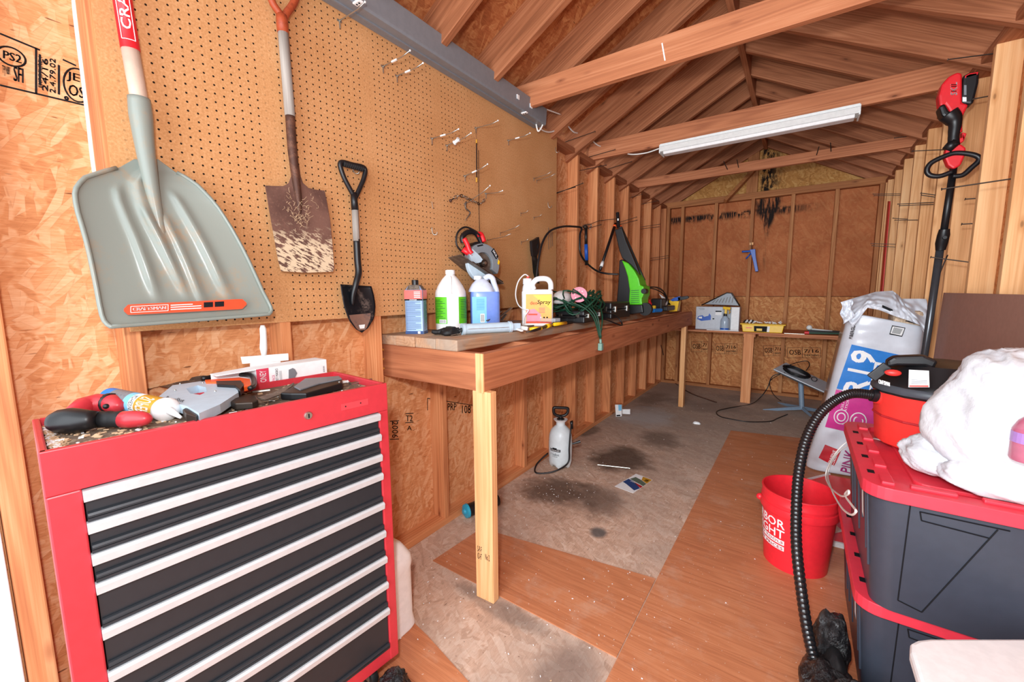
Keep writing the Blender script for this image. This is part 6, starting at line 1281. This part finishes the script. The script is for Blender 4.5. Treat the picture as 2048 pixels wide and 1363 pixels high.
decal(lambda u, v: TY(1925+8*u, 203-9*v, 1.955), 0, 1, 0, 1, M['card'], bt, 'white_label', 1); decal(lambda u, v: TY(1928+5*u, 190-20*v, 1.955), 0, 1, 0, 1, M['grey'], bt, 'grey_label', 1)
cable('trimmer_cord', [T_(1895, 510, 2.15), T_(1875, 560, 2.19), T_(1868, 600, 2.2), T_(1873, 585, 2.2)], .003, M['black'], 'thin black cord drooping behind the trimmer pole')
# ------------------------------------------------------------------ long nails in the studs of both walls
def nail(a, b_, wall, label, r=.0028):
    if wall == 'R': p = at(*a, 'x', W+.002); q = at(*b_, 'y', p.y)
    else: p = at(*a, 'x', -.002); q = at(*b_, 'y', p.y)
    d = q-p
    if d.length > .22: q = p+d.normalized()*.22
    q2 = q+d.normalized()*.002
    ys = LST if wall == 'L' else [1.475+.4064*k+.038 for k in range(-2, 9)]
    if not any(y-.038 <= p.y <= y for y in ys): p = V((-.087 if wall == 'L' else W+.087, p.y, p.z))
    return solo('long_nail', B().tube([p, q], r, 6).tube([q, q2], r*2.2, 8), M['iron'], label, 'nail', 'long nails sticking out of the studs')
RN = [((1983, 113), (1896, 119)), ((2021, 355), (1884, 378)), ((1973, 193), (1946, 198)), ((1884, 303), (1824, 302)), ((1840, 271), (1789, 276)), ((1800, 390), (1746, 388)), ((1801, 393), (1748, 391)), ((1845, 407), (1796, 408)), ((1847, 411), (1799, 411)), ((1872, 390), (1842, 386)), ((1871, 394), (1843, 390)), ((1816, 438), (1786, 436)), ((1817, 442), (1790, 440)), ((1790, 490), (1742, 487)), ((1791, 494), (1744, 491)), ((1950, 398), (1931, 398)), ((1943, 448), (1924, 448)), ((1938, 524), (1862, 514))]
RN.sort(key=lambda q: q[0][1])
for i, (a, b_) in enumerate(RN): nail(a, b_, 'R', '%s dark nail from the top in the right wall studs' % ORD[i] if 0 else 'dark nail jutting from the right wall, %s counting down from the roof' % ORD[i])
LN = [((1139, 283), (1190, 263)), ((1182, 314), (1230, 299)), ((1162, 341), (1212, 330)), ((1219, 339), (1263, 323)), ((1114, 391), (1166, 366)), ((1116, 387), (1150, 374)), ((1259, 398), (1284, 388)), ((1284, 409), (1317, 401)), ((1182, 452), (1199, 441)), ((1181, 458), (1202, 449)), ((1240, 447), (1273, 434)), ((1241, 451), (1274, 440)), ((1284, 454), (1320, 448)), ((1284, 458), (1318, 453)), ((1305, 517), (1336, 511)), ((1306, 521), (1338, 515))]
LN.sort(key=lambda q: q[0][1])
for i, (a, b_) in enumerate(LN): nail(a, b_, 'L', 'dark nail jutting from the left wall, %s counting down from the roof' % ORD[i])
solo('red_strap', B().slab([at(1777, 402, 'x', W-.004), at(1781, 402, 'x', W-.004), at(1766, 583, 'x', W-.004), at(1761, 583, 'x', W-.004)], (-.006, 0, 0)), M['red'], 'red strap hanging down the far right corner of the wall', 'strap')
# ------------------------------------------------------------------ ink stamps on the strand board
def stampset(F, items, label, where):
    t = thing('board_stamp', label, 'ink stamp', F(.5, 0))
    for it in items:
        if it[0] == 'T': letters(F, it[1], *it[2:6], M['ink'], t, rot=it[6], bold=.0015, name='stamp_text')
        elif it[0] == 'L': part('stamp_line', B().beam(F(it[1], it[2]), F(it[3], it[4]), .004, .001, where), M['ink'], t)
        elif it[0] == 'O': part('stamp_oval', B().tube([F(it[1]+it[3]*cos(a), it[2]+it[4]*sin(a)) for a in [2*pi*k/24 for k in range(24)]], .002, 4, closed=True), M['ink'], t)
F1 = lambda u, v: at(0+190*u, 170+45*u-(103-20*u)*v, 'x', -.0885)
stampset(F1, [('L', 0, 0, 1, 0), ('L', 0, 1, .42, .94), ('L', .38, 0, .38, .95), ('L', .42, .2, .42, .85), ('O', .12, .62, .15, .18), ('T', 'PS2', .03, .22, .54, .7, False), ('T', 'SFI', .14, .24, .15, .45, False), ('T', 'TPJ NBR', .02, .1, .2, .4, False), ('T', '24/16', .44, .5, .1, .8, True), ('T', 'EXPOSURE 1', .40, .44, .15, .8, True), ('T', '2.4.79.02', .52, .58, .1, .85, True), ('L', .62, .1, .62, .75), ('L', .66, .9, .8, .86), ('O', .82, .42, .15, .38), ('T', 'JET', .7, .94, .45, .68, False), ('T', 'OSB', .72, .96, .15, .4, False), ('O', .70, .06, .015, .03)], 'black grading stamp printed on the bare strand board at the upper left', (1, 0, 0))
F2 = lambda u, v: at(780+90*u, 875+0*u-60*v, 'x', -.0885)
stampset(F2, [('T', '2006', .18, .05, .55, .0, True), ('T', 'T2', .35, .5, .55, .75, False), ('T', 'A', .38, .48, .25, .4, False), ('L', .34, .8, .52, .82), ('L', .34, .5, .52, .52), ('L', .0, .55, .2, .57), ('L', .0, -.05, .2, -.04)], 'black 2006 ink stamp printed on the strand board between chest and bench post', (1, 0, 0))
F3 = lambda u, v: at(855+115*u, 800+20*(1-v), 'x', -.0885)
stampset(F3, [('L', 0, 0, 0, 1.2), ('L', 0, 1.2, .9, .4), ('T', 'PRP', .35, .5, 0, .7, False), ('T', '108', .6, .75, -.3, .5, False)], 'black framed ink stamp on the strand board just under the near bench apron', (1, 0, 0))
for i, (px, n) in enumerate(((1383, 2), (1430, 2), (1527, 2), (1575, 3))):
    Fk = lambda u, v, px=px, n=n: at(px+22*n*u, 703+4*i+0-20*v, 'y', 4.9885)
    its = [('L', 0, 0, 1, 0), ('L', 0, 1, 1, 1), ('L', 0, 0, 0, 1), ('L', 1, 0, 1, 1), ('L', .45, 0, .45, 1), ('T', 'OSB', .05, .4, .3, .8, False), ('T', '7/16', .5, .95, .5, .85, False), ('T', 'SHEATHING', .5, .95, .15, .35, False)]
    stampset(Fk, its, '%s boxed ink stamp from the left on the lower far wall' % ORD[i], (0, 1, 0))
